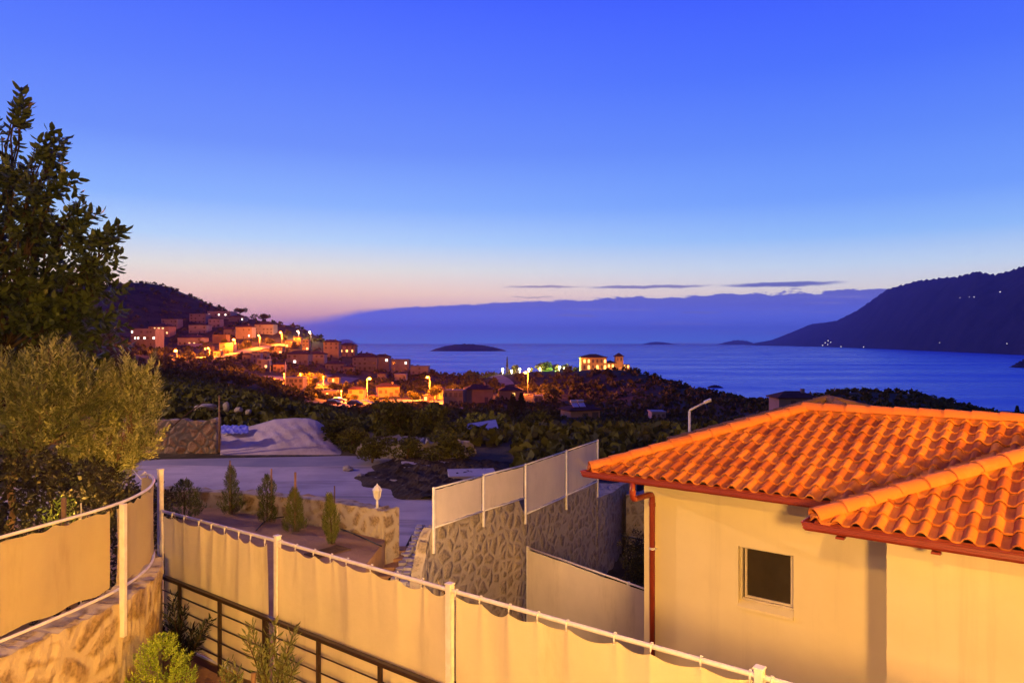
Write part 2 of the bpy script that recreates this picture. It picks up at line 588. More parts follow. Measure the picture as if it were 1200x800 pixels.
M['leaf_wood'] = m_leaf('woodland_leaf', (0.050, 0.050, 0.009), (0.125, 0.122, 0.022), 0.8, 0.12, 0.25)
M['leaf_green'] = m_leaf('carob_leaf', (0.10, 0.105, 0.018), (0.22, 0.22, 0.036), 0.8, 0.15, 0.25)
M['leaf_dry'] = m_leaf('dry_leaf', (0.40, 0.30, 0.14), (0.60, 0.46, 0.24), 0.7, 0.2, 4.0)


def cloth_mat(name, c):
    m, t, b = mat_new(name)
    co = objco(t)
    n = t.noise(co, 1.1, 5, 0.6)
    col = t.mix(t.ss(n, 0.3, 0.75), c, tuple(x * 0.88 for x in c))
    st_ = t.noise(t.scalevec(co, (2.6, 2.6, 0.5)), 1.0, 6, 0.7)
    col = t.mix(t.m('MULTIPLY', t.ss(st_, 0.52, 0.76), 0.45), col, (c[0] * .62, c[1] * .58, c[2] * .52))
    t.put(b.inputs['Base Color'], col)
    b.inputs['Roughness'].default_value = 0.95
    b.inputs['Specular IOR Level'].default_value = 0.1
    bump(t, b, t.m('ADD', t.noise(co, 160.0, 2), t.m('MULTIPLY', t.noise(co, 7.0, 4, 0.6), 5.0)), 0.25, 0.004)
    tr = t.new('ShaderNodeBsdfTranslucent')
    t.put(tr.inputs[0], col)
    mx = t.new('ShaderNodeMixShader')
    mx.inputs[0].default_value = 0.12
    t.l.new(b.outputs[0], mx.inputs[1])
    t.l.new(tr.outputs[0], mx.inputs[2])
    t.l.new(mx.outputs[0], t.n['Material Output'].inputs[0])
    return m


M['cloth'] = cloth_mat('cream_canvas', (0.72, 0.62, 0.37))
M['cloth_ochre_dimmed'] = cloth_mat('dimmed_ochre_canvas', (0.46, 0.375, 0.19))  # ochre cloth, base colour darkened to offset strong lamp light on the left fence
M['cloth_pale'] = cloth_mat('pale_canvas', (0.70, 0.60, 0.46))


def ground_mat():
    m, t, b = mat_new('scrubland_ground')
    co = objco(t)
    n1 = t.noise(co, 0.05, 6, 0.6)
    n2 = t.noise(co, 0.6, 6, 0.65)
    c = t.mix(t.ss(n1, 0.35, 0.65), (0.045, 0.036, 0.020), (0.095, 0.072, 0.045))
    c = t.mix(t.ss(n2, 0.5, 0.75), c, (0.15, 0.115, 0.08))
    t.put(b.inputs['Base Color'], c)
    b.inputs['Roughness'].default_value = 0.95
    b.inputs['Specular IOR Level'].default_value = 0.1
    bump(t, b, n2, 0.8, 0.4)
    return m


M['ground'] = ground_mat()
from mathutils import noise as mnoise
# ------------------------------------------------------------------ terrain (one sheet) and sea
E = Vector((0.7855, -0.6189, 0))      # along the villa's eaves, to the right
N = Vector((0.6188, 0.7855, 0))       # away from the camera, square to the eaves

# (photo column, row, depth) of points on the land, sky-line rows lowered a little for the scrub that grows on it
CTRL = [
    (-300, 470, 60), (-100, 455, 60), (60, 452, 60), (200, 462, 60), (300, 472, 60), (400, 492, 60), (500, 508, 60), (600, 512, 60), (700, 512, 60), (850, 512, 60), (1000, 505, 60), (1200, 505, 60), (1500, 505, 60),
    (-200, 440, 110), (100, 440, 110), (200, 448, 110), (300, 466, 120), (400, 488, 120), (500, 500, 110), (600, 505, 110), (760, 505, 110), (850, 508, 110), (1000, 500, 110), (1200, 496, 110), (1500, 500, 110),
    (200, 436, 210), (300, 446, 250), (350, 464, 270), (380, 468, 290), (430, 476, 270), (530, 478, 240), (560, 478, 220), (600, 478, 230), (680, 488, 170), (800, 490, 200),
    (100, 428, 300), (200, 424, 400), (240, 422, 440), (290, 424, 440), (330, 436, 400), (400, 442, 420), (460, 450, 400), (550, 446, 430), (600, 456, 330), (700, 464, 300),
    (170, 404, 540), (230, 410, 510), (300, 410, 520), (350, 414, 530), (400, 424, 510), (450, 434, 490), (500, 440, 470), (330, 402, 580), (210, 390, 620), (270, 388, 620),
    (-300, 380, 850), (-100, 362, 850), (0, 356, 850), (60, 351, 850), (110, 346, 850), (145, 341, 850), (178, 338, 850), (210, 343, 840), (240, 356, 810), (265, 365, 780), (300, 377, 740), (345, 384, 700), (385, 400, 660), (420, 415, 620), (460, 424, 590), (505, 438, 540), (560, 441, 470),
    (600, 441, 440), (640, 439, 420), (700, 440, 410), (735, 441, 400), (762, 450, 390), (800, 462, 360), (850, 472, 320), (900, 483, 280),
    (940, 486, 250), (1000, 473, 225), (1040, 472, 220), (1080, 478, 210), (1120, 490, 200), (1150, 500, 185), (1200, 500, 160), (1300, 500, 150), (1500, 505, 150),
]
pts = []
for (px, py, Y) in CTRL:
    pts.append(P(px, py, Y))
for px, Y in ((-300, 1500), (0, 1500), (180, 1450), (260, 1250), (345, 1100), (420, 950), (500, 820), (560, 690), (620, 610), (700, 580), (760, 560), (820, 520), (880, 470),
              (940, 420), (1000, 390), (1080, 370), (1150, 340), (1220, 300), (1350, 300), (1500, 300)):
    pts.append(Vector(((px - 600) / F * Y, Y, -86.0)))
    pts.append(Vector(((px - 600) / F * Y * 1.4, Y * 1.4, -110.0)))
for px in range(-400, 1601, 200):
    pts.append(Vector(((px - 600) / F * 40, 40, -5.3)))
    pts.append(Vector(((px - 600) / F * 20, 20, -5.3)))


def qc(x, y):
    return np.stack([np.degrees(np.arctan2(x, y)) / 7.0, np.log(np.hypot(x, y)) * 3.2], -1)


_px = np.array([p.x for p in pts])
_py = np.array([p.y for p in pts])
_pz = np.array([p.z for p in pts])
_Q = qc(_px, _py)


def _phi(d2):
    return np.sqrt(d2 + 0.12)


_A = _phi(((_Q[:, None] - _Q[None]) ** 2).sum(-1))
_n = len(pts)
_K = np.zeros((_n + 1, _n + 1))
_K[:_n, :_n] = _A - np.eye(_n) * 0.01
_K[:_n, _n] = 1
_K[_n, :_n] = 1
_W = np.linalg.solve(_K, np.append(_pz, 0))


def sstep(a, b, x):
    t = np.clip((x - a) / (b - a), 0, 1)
    return t * t * (3 - 2 * t)


# the curved stone wall that holds the drive above the villa's sunken yard
WALL_PATH = [(-2.30, 14.1), (-2.20, 14.9), (-2.10, 15.3), (-1.74, 15.9), (-0.71, 17.5), (0.33, 19.0), (1.58, 21.4), (2.77, 23.7), (5.0, 28.8), (6.2, 31.4)]
_wy = np.array([p[1] for p in WALL_PATH])
_wx = np.array([p[0] for p in WALL_PATH])


def tz_arr(x, y):
    x = np.asarray(x, float)
    y = np.asarray(y, float)
    sh = x.shape
    x = x.ravel()
    y = y.ravel()
    r = np.hypot(x, y)
    q = qc(x, np.maximum(y, -1e9))
    d2 = ((q[:, None] - _Q[None]) ** 2).sum(-1)
    z = _phi(d2) @ _W[:_n] + _W[_n]
    # small lumps far away
    z = z + sstep(60, 200, r) * (np.sin(x * 0.06 + 1.3) * np.sin(y * 0.05) * 0.8 + np.sin(x * 0.17) * np.sin(y * 0.13 + 2) * 0.35)
    near = 1 - sstep(36, 50, r)
    wx = np.interp(y, _wy, _wx, left=-2.2, right=7.5)
    yard = sstep(-0.42, -0.06, x - wx) * (1 - sstep(31.0, 33.0, y))
    zn = -5.3 - 2.6 * yard
    return (z * (1 - near) + zn * near).reshape(sh)


def tz(x, y):
    return float(tz_arr(np.array([x]), np.array([y]))[0])


_HY = np.concatenate([np.linspace(30, 200, 240), np.linspace(201, 1000, 500)])


def hit(px, py, ymin=30.0):
    """where the sight line through a photo point first meets the land"""
    X = (px - 600) / F * _HY
    zr = -(py - HZ) / F * _HY
    g = tz_arr(X, _HY)
    ok = np.where((g >= zr) & (_HY >= ymin))[0]
    if len(ok) == 0:
        gap = np.where(_HY >= ymin, zr - g, 1e9)
        k = int(np.argmin(gap / _HY))
    else:
        k = int(ok[0])
    Y = float(_HY[k])
    return Vector(((px - 600) / F * Y, Y, float(g[k])))


azs = np.radians(np.linspace(-78, 78, 330))
rs = np.concatenate([np.linspace(2.0, 40.0, 96), np.geomspace(40.6, 2300.0, 190)])
AZ, RR = np.meshgrid(azs, rs, indexing='ij')
GX, GY = RR * np.sin(AZ), RR * np.cos(AZ)
GZ = tz_arr(GX, GY)
verts = np.stack([GX, GY, GZ], -1).reshape(-1, 3)
na, nr = GX.shape
ii = np.arange(na - 1)[:, None] * nr + np.arange(nr - 1)[None]
faces = np.stack([ii, ii + nr, ii + nr + 1, ii + 1], -1).reshape(-1, 4)
me = bpy.data.meshes.new('hillside_ground')
me.from_pydata(verts.tolist(), [], faces.tolist())
me.polygons.foreach_set('use_smooth', [True] * len(me.polygons))
me.materials.append(M['ground'])
o = bpy.data.objects.new('hillside_ground', me)
C.objects.link(o)
tag(o, kind='structure')


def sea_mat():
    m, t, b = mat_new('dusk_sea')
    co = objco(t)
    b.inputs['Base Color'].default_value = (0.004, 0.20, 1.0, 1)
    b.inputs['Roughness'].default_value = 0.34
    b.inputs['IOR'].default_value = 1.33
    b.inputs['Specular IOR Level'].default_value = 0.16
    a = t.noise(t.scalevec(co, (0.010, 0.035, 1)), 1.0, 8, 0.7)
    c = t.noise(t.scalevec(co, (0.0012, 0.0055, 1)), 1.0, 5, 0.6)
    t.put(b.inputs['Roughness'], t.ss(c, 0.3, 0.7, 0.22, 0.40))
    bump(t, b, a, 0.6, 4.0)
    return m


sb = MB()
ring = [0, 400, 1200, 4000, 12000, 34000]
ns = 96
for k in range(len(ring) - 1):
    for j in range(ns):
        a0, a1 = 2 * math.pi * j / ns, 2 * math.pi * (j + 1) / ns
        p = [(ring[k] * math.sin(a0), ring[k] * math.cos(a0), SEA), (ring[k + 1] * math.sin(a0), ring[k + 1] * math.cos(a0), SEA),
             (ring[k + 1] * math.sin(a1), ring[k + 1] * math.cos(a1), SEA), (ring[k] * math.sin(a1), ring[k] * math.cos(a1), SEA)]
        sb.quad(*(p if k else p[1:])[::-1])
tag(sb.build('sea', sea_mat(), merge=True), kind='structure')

M['far_land'] = m_plain('far_mountain_scrub', (0.075, 0.042, 0.060), (0.12, 0.065, 0.080), 0.95, 0.004, 0.6, 12.0, 0.02, spec=0.0)


def vnoise(x, y, s):
    return (math.sin(x * s + 1.7) * math.cos(y * s * 1.3 + 0.4) + 0.5 * math.sin(x * s * 2.3 + y * s * 1.9) + 0.25 * math.sin(x * s * 5.1 - y * s * 4.3 + 2))


# the mountain across the bay
prof = [(868, 404), (880, 402.5), (905, 398), (930, 388), (950, 379.5), (980, 375.5), (1005, 363), (1040, 338), (1075, 328), (1100, 325), (1122, 323), (1145, 317), (1165, 321), (1185, 316), (1200, 310),
        (1260, 288), (1340, 300), (1480, 330), (1700, 380)]
shore = [(868, 404.2), (880, 404.5), (960, 406.2), (1040, 409), (1120, 412.5), (1200, 416), (1300, 420), (1480, 424), (1700, 426)]
pc = np.arange(868, 1701, 2.0)
pr = np.interp(pc, [p[0] for p in prof], [p[1] for p in prof])
sr = np.interp(pc, [p[0] for p in shore], [p[1] for p in shore])
rows = 44
mv, mf = [], []
for i, (px, a, s_) in enumerate(zip(pc, pr, sr)):
    Y0 = F * 70.0 / (s_ - HZ)
    Y1 = Y0 * 1.28 + 300
    zr = max(-(a - HZ) / F * Y1, SEA + 3)
    for k in range(rows + 1):
        v = k / rows
        if v <= 0.7:
            u = v / 0.7
            Y = Y0 + (Y1 - Y0) * u
            z = SEA - 6 + (zr - SEA + 6) * (u ** 0.85)
            X_ = (px - 600) / F * Y
            z += (zr - SEA) * 0.10 * (1 - abs(mnoise.fractal(Vector((X_ * .0011, Y * .0011, 3)), 1.0, 2.1, 5)) * 2) * math.sin(u * math.pi) ** .8 * .6
        else:
            u = (v - 0.7) / 0.3
            Y = Y1 + (Y1 - Y0) * u
            z = zr + (SEA - 6 - zr) * u
        if abs(v - 0.7) < 0.02:
            z += 0.012 * (zr - SEA) * vnoise(px * 9, 3, 0.09)
        mv.append(((px - 600) / F * Y, Y, z))
for i in range(len(pc) - 1):
    for k in range(rows):
        a = i * (rows + 1) + k
        mf.append((a, a + rows + 1, a + rows + 2, a + 1))
me = bpy.data.meshes.new('mountain')
me.from_pydata(mv, [], mf)
me.polygons.foreach_set('use_smooth', [True] * len(me.polygons))
me.materials.append(M['far_land'])
mountain = bpy.data.objects.new('mountain', me)
C.objects.link(mountain)
tag(mountain, kind='structure')


def island(name, px0, px1, ptop, pwater, skew=0.5, rough=0.12, mat=None):
    Y = F * 70.0 / (pwater - HZ)
    x0, x1 = (px0 - 600) / F * Y, (px1 - 600) / F * Y
    hw, h = (x1 - x0) / 2, (pwater - ptop) / F * Y
    b = MB()
    nu, nv = 48, 14
    V = []
    for i in range(nu + 1):
        for k in range(nv + 1):
            u, v = i / nu, k / nv
            env = (math.sin(math.pi * u ** (math.log(0.5) / math.log(skew)))) ** 0.8
            z = h * env * (1 - (2 * v - 1) ** 2) ** 0.8 * (1 + rough * vnoise(i * 3.0, k * 3.0, 0.35))
            V.append((x0 + 2 * hw * u, Y + hw * 0.8 * (v - 0.5) * 2, SEA - 2 + z + 2 * env))
    b.v = V
    for i in range(nu):
        for k in range(nv):
            a = i * (nv + 1) + k
            b.f.append((a, a + nv + 1, a + nv + 2, a + 1))
            b.tint.append(None)
    o = b.build(name, mat or M['far_land'], smooth=True)
    return tag(o, kind='structure')


island('island', 506, 594, 403.5, 411, 0.45)
island('island', 1186, 1216, 422, 430.5, 0.6, 0.25)
island('island', 754, 790, 400.6, 403.6, 0.45)
island('island', 840, 884, 399.6, 403.7, 0.6, 0.4)
island('island', 392, 418, 398.0, 403.6, 0.5, 0.2)
island('rock_reef', 827, 849, 451.5, 454.0, 0.5, 0.3)

# haze: one closed box of even, thin air round everything
hz = MB()
hz.abox(-36000, 36000, -3000, 36000, -113.0, 680.0)
hm = bpy.data.materials.new('haze')
hm.use_nodes = True
ht = NT(hm.node_tree)
ht.n.remove(ht.n['Principled BSDF'])
pv = ht.new('ShaderNodeVolumePrincipled')
pv.inputs['Color'].default_value = (0.60, 0.40, 1.0, 1)
pv.inputs['Density'].default_value = 0.00005
pv.inputs['Anisotropy'].default_value = 0.6
ht.l.new(pv.outputs[0], ht.n['Material Output'].inputs['Volume'])
hzo = hz.build('haze', hm)
tag(hzo, kind='stuff')

# ------------------------------------------------------------------ drive, path, planter bed, terrace (sheets on the flat ground)
def sheet(name, poly, z, mat, wob=0.0, th=0.0):
    b = MB()
    bm = bmesh.new()
    vs = [bm.verts.new((p[0], p[1], z)) for p in poly]
    f = bm.faces.new(vs)
    bmesh.ops.triangulate(bm, faces=[f])
    bm.normal_update()
    for f in bm.faces:
        if f.normal.z < 0:
            f.normal_flip()
    me = bpy.data.meshes.new(name)
    bm.to_mesh(me)
    bm.free()
    me.materials.append(mat)
    o = bpy.data.objects.new(name, me)
    C.objects.link(o)
    return tag(o, kind='structure')


def gpt(px, py, z=-5.28):
    Y = -z * F / (py - HZ)
    return ((px - 600) / F * Y, Y)


def smooth_poly(pp, n=4):
    out = []
    m = len(pp)
    for i in range(m):
        p0, p1, p2, p3 = [Vector((*pp[(i + k - 1) % m], 0)) for k in range(4)]
        for k in range(n):
            t = k / n
            q = 0.5 * ((2 * p1) + (p2 - p0) * t + (2 * p0 - 5 * p1 + 4 * p2 - p3) * t * t + (3 * p1 - p0 - 3 * p2 + p3) * t ** 3)
            out.append((q.x, q.y))
    return out


dz = -5.28
drive = [gpt(20, 560, dz), gpt(100, 545, dz), gpt(190, 538, dz), gpt(300, 536, dz), gpt(400, 534, dz), gpt(470, 535, dz), gpt(520, 540, dz),
         gpt(470, 546, dz), gpt(430, 553, dz), gpt(455, 562, dz), gpt(500, 571, dz), gpt(545, 576, dz), (0.2, 20.5), (-0.9, 19.3), (-1.9, 18.2),
         (-2.7, 17.6), (-4.2, 18.0), (-6.2, 19.7), (-8.4, 20.8), (-12, 21.2), (-16, 21.7)]
sheet('driveway', drive, dz, M['drive'])
M['asphalt'] = m_plain('worn_asphalt_road', (0.20, 0.19, 0.23), (0.30, 0.27, 0.29), 0.9, 0.35, 0.5, 0.01, 20.0, spec=0.2)
road = [gpt(-60, 560, dz), gpt(60, 551, dz), gpt(190, 545, dz), gpt(300, 547, dz), gpt(390, 546, dz), gpt(455, 544, dz), gpt(500, 540, dz), gpt(470, 536, dz), gpt(400, 535, dz), gpt(300, 536.5, dz), gpt(190, 538.5, dz), gpt(60, 543, dz), gpt(-60, 550, dz)]
sheet('road', smooth_poly(road, 4), dz + .006, M['asphalt'])
# planter bed of soil behind the near fence
bed = [(-9.8, 11.2), (-5.3, 11.2), (-0.9, 7.9), (-2.6, 12.0), (-3.02, 15.1), (-2.95, 16.95), (-8.4, 20.3), (-12.0, 20.9), (-13, 16)]
sheet('planter_soil', bed, -4.6, M['soil'])
bb = MB()
for i in range(len(bed)):
    a, c = bed[i], bed[(i + 1) % len(bed)]
    bb.quad((*a, -4.6), (*c, -4.6), (*c, -5.4), (*a, -5.4))
tag(bb.build('planter_edge', M['soil']), kind='structure')
# steps and stone paving between the bed and the curved wall
stp = MB()
for k in range(9):
    y0 = 17.9 - k * 0.42
    zt = -5.02 - k * 0.07
    stp.abox(-2.99, -2.58, y0 - 0.42, y0, -5.7, zt)
tag(stp.build('garden_steps', M['terrace'], bevel=0.012), kind='structure')
pvb = MB()
r2 = random.Random(3)
for k in range(19):
    t = k / 18
    yy = 19.7 - t * 5.2
    xc = -2.28 - 0.10 * t
    for j in range(3):
        cx = xc + (j - 1) * 0.20 + r2.uniform(-.03, .03)
        cy = yy + r2.uniform(-.05, .05)
        zt = -4.93 - 0.30 * t + r2.uniform(-.02, .02)
        n = 7
        ring_ = []
        rx, ry = r2.uniform(.08, .115), r2.uniform(.085, .125)
        ph = r2.random() * 6
        for q in range(n):
            a = 2 * math.pi * q / n
            rr = 1 + r2.uniform(-.2, .2)
            ring_.append((cx + rx * rr * math.cos(a + ph), cy + ry * rr * math.sin(a + ph)))
        pvb.quad(*[(x, y, zt) for x, y in ring_])
        for q in range(n):
            x0_, y0_ = ring_[q]
            x1_, y1_ = ring_[(q + 1) % n]
            pvb.quad((x0_, y0_, zt), (x0_, y0_, zt - .5), (x1_, y1_, zt - .5), (x1_, y1_, zt))
tag(pvb.build('stone_path', M['paving']), kind='structure')
# bed the stones are set in
sheet('path_mortar', [(-1.7, 19.9), (-2.75, 19.9), (-2.75, 14.2), (-1.8, 14.2), (-2.0, 15.6), (-1.6, 17.4)], -5.255, M['dark_soil'])
# terrace on the near side of the fence
fa = Vector((-5.6, 10.9, 0))
ter = [tuple((fa + E * 0.0)[:2]), tuple((fa + E * 13.0)[:2]), (8.0, -6.0), (-9.0, -6.0), (-9.0, 6.0)]
tb = MB()
tb.quad(*[(x, y, -4.36) for x, y in ter][::-1])
for i in range(len(ter)):
    a, c = ter[i], ter[(i + 1) % len(ter)]
    tb.quad((*a, -4.36), (*c, -4.36), (*c, -8.2), (*a, -8.2))
tag(tb.build('terrace', M['terrace']), kind='structure')
# dug dark earth beside the drive
du = MB()
nu, nv = 60, 40
c0 = gpt(505, 556, -5.2)
V = []
for i in range(nu + 1):
    for k in range(nv + 1):
        u, v = i / nu * 2 - 1, k / nv * 2 - 1
        # oval, stretched to the right
        x = c0[0] + u * 3.9 + 0.6
        y = c0[1] + v * 4.2 - 0.2 * u
        d = math.sqrt(u * u + v * v)
        d *= 1 + .16 * math.sin(2.0 * math.atan2(v, u) + .8) + .10 * math.sin(5 * math.atan2(v, u)) + .06 * math.sin(11 * math.atan2(v, u) + 1)
        edge = max(0.0, 1 - d ** 2.5)
        z = -5.42 + 0.42 * edge ** 0.5 + 0.10 * edge * vnoise(x * 10, y * 10, 0.35) + 0.05 * edge * vnoise(x * 10 + 3, y * 10, 1.1) + 0.03 * r2.uniform(-1, 1) * edge
        V.append((x, y, z))
du.v = V
for i in range(nu):
    for k in range(nv):
        a = i * (nv + 1) + k
        du.f.append((a, a + nv + 1, a + nv + 2, a + 1))
        du.tint.append(None)
tag(du.build('dug_soil', M['dark_soil'], smooth=False), kind='structure')
# ------------------------------------------------------------------ the villa on the right
A0 = Vector((1.252, 12.0, 0))
ZE = -2.13           # tile edge height at the eaves
PIT = 0.345          # roof pitch
UP = Vector((0, 0, 1))


def Lp(s, t, z):
    return A0 + E * s + N * t + Vector((0, 0, z))


def tile_profile(x):
    x = x % 1.0
    if x < 0.60:
        return 0.060 * math.sin(math.pi * x / 0.60) ** 0.85
    return -0.010 * math.sin(math.pi * (x - 0.60) / 0.40)


def tile_field(mb, fr, a0, a1, b1, inside, pitch=0.217, course=0.30, flip=False, seed=1):
    """fr(a, b) -> base point; a along the eave, b up the slope (sloping length); S-shaped tiles in overlapping courses"""
    rr = random.Random(seed)
    p0 = fr(0, 0)
    da = (fr(1, 0) - p0).normalized()
    db = (fr(0, 1) - p0).normalized()
    nn = da.cross(db)
    if nn.z < 0:
        nn = -nn
    na_ = 12
    rows = [0.0, 0.0, 0.03, 0.35, 0.7, 1.0]
    cols = int(math.ceil((a1 - a0) / pitch))
    crs = int(math.ceil(b1 / course))
    for j in range(crs):
        for i in range(cols):
            am, bm_ = a0 + (i + 0.5) * pitch, (j + 0.5) * course
            tint = rr.random()
            dzt = rr.uniform(-0.004, 0.004)
            tl = rr.uniform(-0.005, 0.005)
            sl = rr.uniform(-0.006, 0.006)
            base = len(mb.v)
            grid = {}
            for q in range(na_ + 1):
                a = a0 + (i + q / na_) * pitch
                h = tile_profile(q / na_)
                for k, rv in enumerate(rows):
                    b = j * course + rv * course * 1.0 + (0 if rv > 0.5 else sl)
                    lift = 0.030 * (1 - rv) + dzt + tl * (q / na_ - 0.5)
                    if k == 0:
                        lift -= 0.024
                    p = fr(a, b) + nn * (h * (1.0 - 0.06 * rv) + lift)
                    grid[q, k] = len(mb.v)
                    mb.v.append(tuple(p))
            for q in range(na_):
                for k in range(len(rows) - 1):
                    a = a0 + (i + (q + 0.5) / na_) * pitch
                    b = (j + (rows[k] + rows[k + 1]) / 2) * course
                    if not inside(a, b):
                        continue
                    f = (grid[q, k], grid[q + 1, k], grid[q + 1, k + 1], grid[q, k + 1])
                    mb.f.append(f[::-1] if flip else f)
                    mb.tint.append(tint)


def ridge_caps(mb, p, q, r=0.125, ln=0.40, seed=2, mortar=True):
    rr = random.Random(seed)
    p, q = Vector(p), Vector(q)
    d = (q - p)
    tot = d.length
    d.normalize()
    sd = d.cross(UP).normalized()
    up = sd.cross(d)
    n = max(1, int(tot / (ln * 0.86)))
    st = tot / n
    for k in range(n):
        tint = rr.random()
        a = p + d * (k * st) + sd * rr.uniform(-.006, .006)
        b = a + d * (st * 1.14)
        r0, r1 = r * rr.uniform(1.00, 1.03), r * 0.93
        seg = 10
        for (ra, rb, off) in ((r0, r1, 0.0), (r0 - 0.016, r1 - 0.016, -0.0)):
            base = len(mb.v)
            for j in range(seg + 1):
                t = -0.12 + (math.pi + 0.24) * j / seg
                mb.v.append(tuple(a + sd * (ra * math.cos(t)) + up * (ra * 0.82 * math.sin(t) + 0.012)))
                mb.v.append(tuple(b + sd * (rb * math.cos(t)) + up * (rb * 0.82 * math.sin(t))))
            for j in range(seg):
                mb.f.append((base + 2 * j, base + 2 * j + 2, base + 2 * j + 3, base + 2 * j + 1))
                mb.tint.append(tint)
        # rim
        base = len(mb.v)
        for j in range(seg + 1):
            t = -0.12 + (math.pi + 0.24) * j / seg
            for ra in (r0, r0 - 0.016):
                mb.v.append(tuple(a + sd * (ra * math.cos(t)) + up * (ra * 0.82 * math.sin(t) + 0.012)))
        for j in range(seg):
            mb.f.append((base + 2 * j, base + 2 * j + 1, base + 2 * j + 3, base + 2 * j + 2))
            mb.tint.append(tint)
    # bedding mortar under the caps
    if mortar:
        wv = r * 1.25
        a, b = p, q
        for sgn in (-1, 1):
            pts_ = []
            for pt in (a, b):
                pts_.append((pt + up * (r * 0.35), pt + sd * (sgn * wv) - up * 0.075))
            mb.quad(pts_[0][0], pts_[0][1], pts_[1][1], pts_[1][0], t=0.5)


villa = thing('villa', 'cream stucco villa with bright orange tiled hip roofs at right', 'house', tuple(Lp(4.0, 2.0, -8.0)))
kp = math.sqrt(1 + PIT * PIT)

# --- walls (main wall with a recessed window opening, extension block)
wb = MB()
t0, zt, zb = 0.68, ZE + PIT * 0.62, -8.2
s0, s1 = 0.68, 4.75
ws0, ws1, wz0, wz1 = 2.285, 3.11, -4.00, -3.12
dep = 0.13


def face(mb, sa, sb, za, zc, t):
    mb.quad(Lp(sa, t, za), Lp(sb, t, za), Lp(sb, t, zc), Lp(sa, t, zc))


for (sa, sb, za, zc) in ((s0, ws0, zb, wz0), (ws0, ws1, zb, wz0), (ws1, s1, zb, wz0), (s0, ws0, wz0, wz1), (ws1, s1, wz0, wz1),
                         (s0, ws0, wz1, zt), (ws0, ws1, wz1, zt), (ws1, s1, wz1, zt)):
    face(wb, sa, sb, za, zc, t0)
wb.quad(Lp(ws0, t0, wz0), Lp(ws0, t0 + dep, wz0 + .05), Lp(ws0, t0 + dep, wz1), Lp(ws0, t0, wz1))
wb.quad(Lp(ws1, t0, wz0), Lp(ws1, t0, wz1), Lp(ws1, t0 + dep, wz1), Lp(ws1, t0 + dep, wz0 + .05))
wb.quad(Lp(ws0, t0, wz1), Lp(ws0, t0 + dep, wz1), Lp(ws1, t0 + dep, wz1), Lp(ws1, t0, wz1))
wb.quad(Lp(s0, t0, zb), Lp(s0, t0, zt), Lp(s0, 4.74, zt), Lp(s0, 4.74, zb))
wb.quad(Lp(s0, 4.74, zb), Lp(s0, 4.74, zt), Lp(9.0, 4.74, zt), Lp(9.0, 4.74, zb))
wall = wb.build('wall', M['stucco'], villa)
eb = MB()
xs0, xt0 = 4.586, -0.571
eb.quad(Lp(xs0, xt0, zb), Lp(10.0, xt0, zb), Lp(10.0, xt0, ZE + .19), Lp(xs0, xt0, ZE + .19))
eb.quad(Lp(xs0, xt0, zb), Lp(xs0, xt0, ZE + .19), Lp(xs0, t0 + .002, ZE + .19), Lp(xs0, t0 + .002, zb))
eb.quad(Lp(10.0, xt0, zb), Lp(10.0, 4.7, zb), Lp(10.0, 4.7, ZE + .19), Lp(10.0, xt0, ZE + .19))
eb.build('wall', M['stucco'], villa)

# --- window
fbm = MB()
ft = t0 + dep
fw = 0.035
wf0, wf1, wf2, wf3 = ws0 + .02, ws1 - .02, wz0 + .075, wz1 - .02


def bar(mb, sa, sb, za, zc, ta, tb_):
    c = Lp((sa + sb) / 2, (ta + tb_) / 2, (za + zc) / 2)
    mb.box(c, E * ((sb - sa) / 2), N * ((tb_ - ta) / 2), UP * ((zc - za) / 2))


bar(fbm, ws0 + .001, ws0 + fw, wz0 + .05, wz1 - .001, ft - .05, ft + .02)
bar(fbm, ws1 - fw, ws1 - .001, wz0 + .05, wz1 - .001, ft - .05, ft + .02)
bar(fbm, ws0 + fw, ws1 - fw, wz1 - fw, wz1 - .001, ft - .05, ft + .02)
bar(fbm, ws0 + fw, ws1 - fw, wz0 + .05, wz0 + .05 + fw, ft - .05, ft + .02)
win = fbm.build('window', M['trim'], villa, bevel=.006)
sash = MB()
sw = .032
bar(sash, ws0 + fw + .03, ws0 + fw + .03 + sw, wz0 + .05 + fw + .005, wz1 - fw - .004, ft - .030, ft + .005)
bar(sash, ws1 - fw - sw - .004, ws1 - fw - .004, wz0 + .05 + fw + .005, wz1 - fw - .004, ft - .030, ft + .005)
bar(sash, ws0 + fw + .03 + sw, ws1 - fw - sw - .004, wz0 + .05 + fw + .005, wz0 + .05 + fw + .005 + sw, ft - .030, ft + .005)
sash.build('sash', M['trim'], win, bevel=.004)
gl = MB()
bar(gl, ws0 + fw - .002, ws1 - fw + .002, wz0 + .05 + fw - .002, wz1 - fw + .002, ft - .004, ft + .004)
gl.build('pane', M['glass'], win)
sl = MB()
sl.quad(Lp(ws0 - .004, t0 - .035, wz0 - .02), Lp(ws1 + .004, t0 - .035, wz0 - .02), Lp(ws1 + .004, t0 + dep - .03, wz0 + .055), Lp(ws0 - .004, t0 + dep - .03, wz0 + .055))
sl.quad(Lp(ws0 - .004, t0 - .035, wz0 - .06), Lp(ws1 + .004, t0 - .035, wz0 - .06), Lp(ws1 + .004, t0 - .035, wz0 - .02), Lp(ws0 - .004, t0 - .035, wz0 - .02))
sl.quad(Lp(ws0 - .004, t0 + .01, wz0 - .06), Lp(ws1 + .004, t0 + .01, wz0 - .06), Lp(ws1 + .004, t0 - .035, wz0 - .06), Lp(ws0 - .004, t0 - .035, wz0 - .06))
sl.quad(Lp(ws0 - .004, t0 + .01, wz0 - .06), Lp(ws0 - .004, t0 - .035, wz0 - .06), Lp(ws0 - .004, t0 - .035, wz0 - .02), Lp(ws0 - .004, t0 + .03, wz0 + .02))
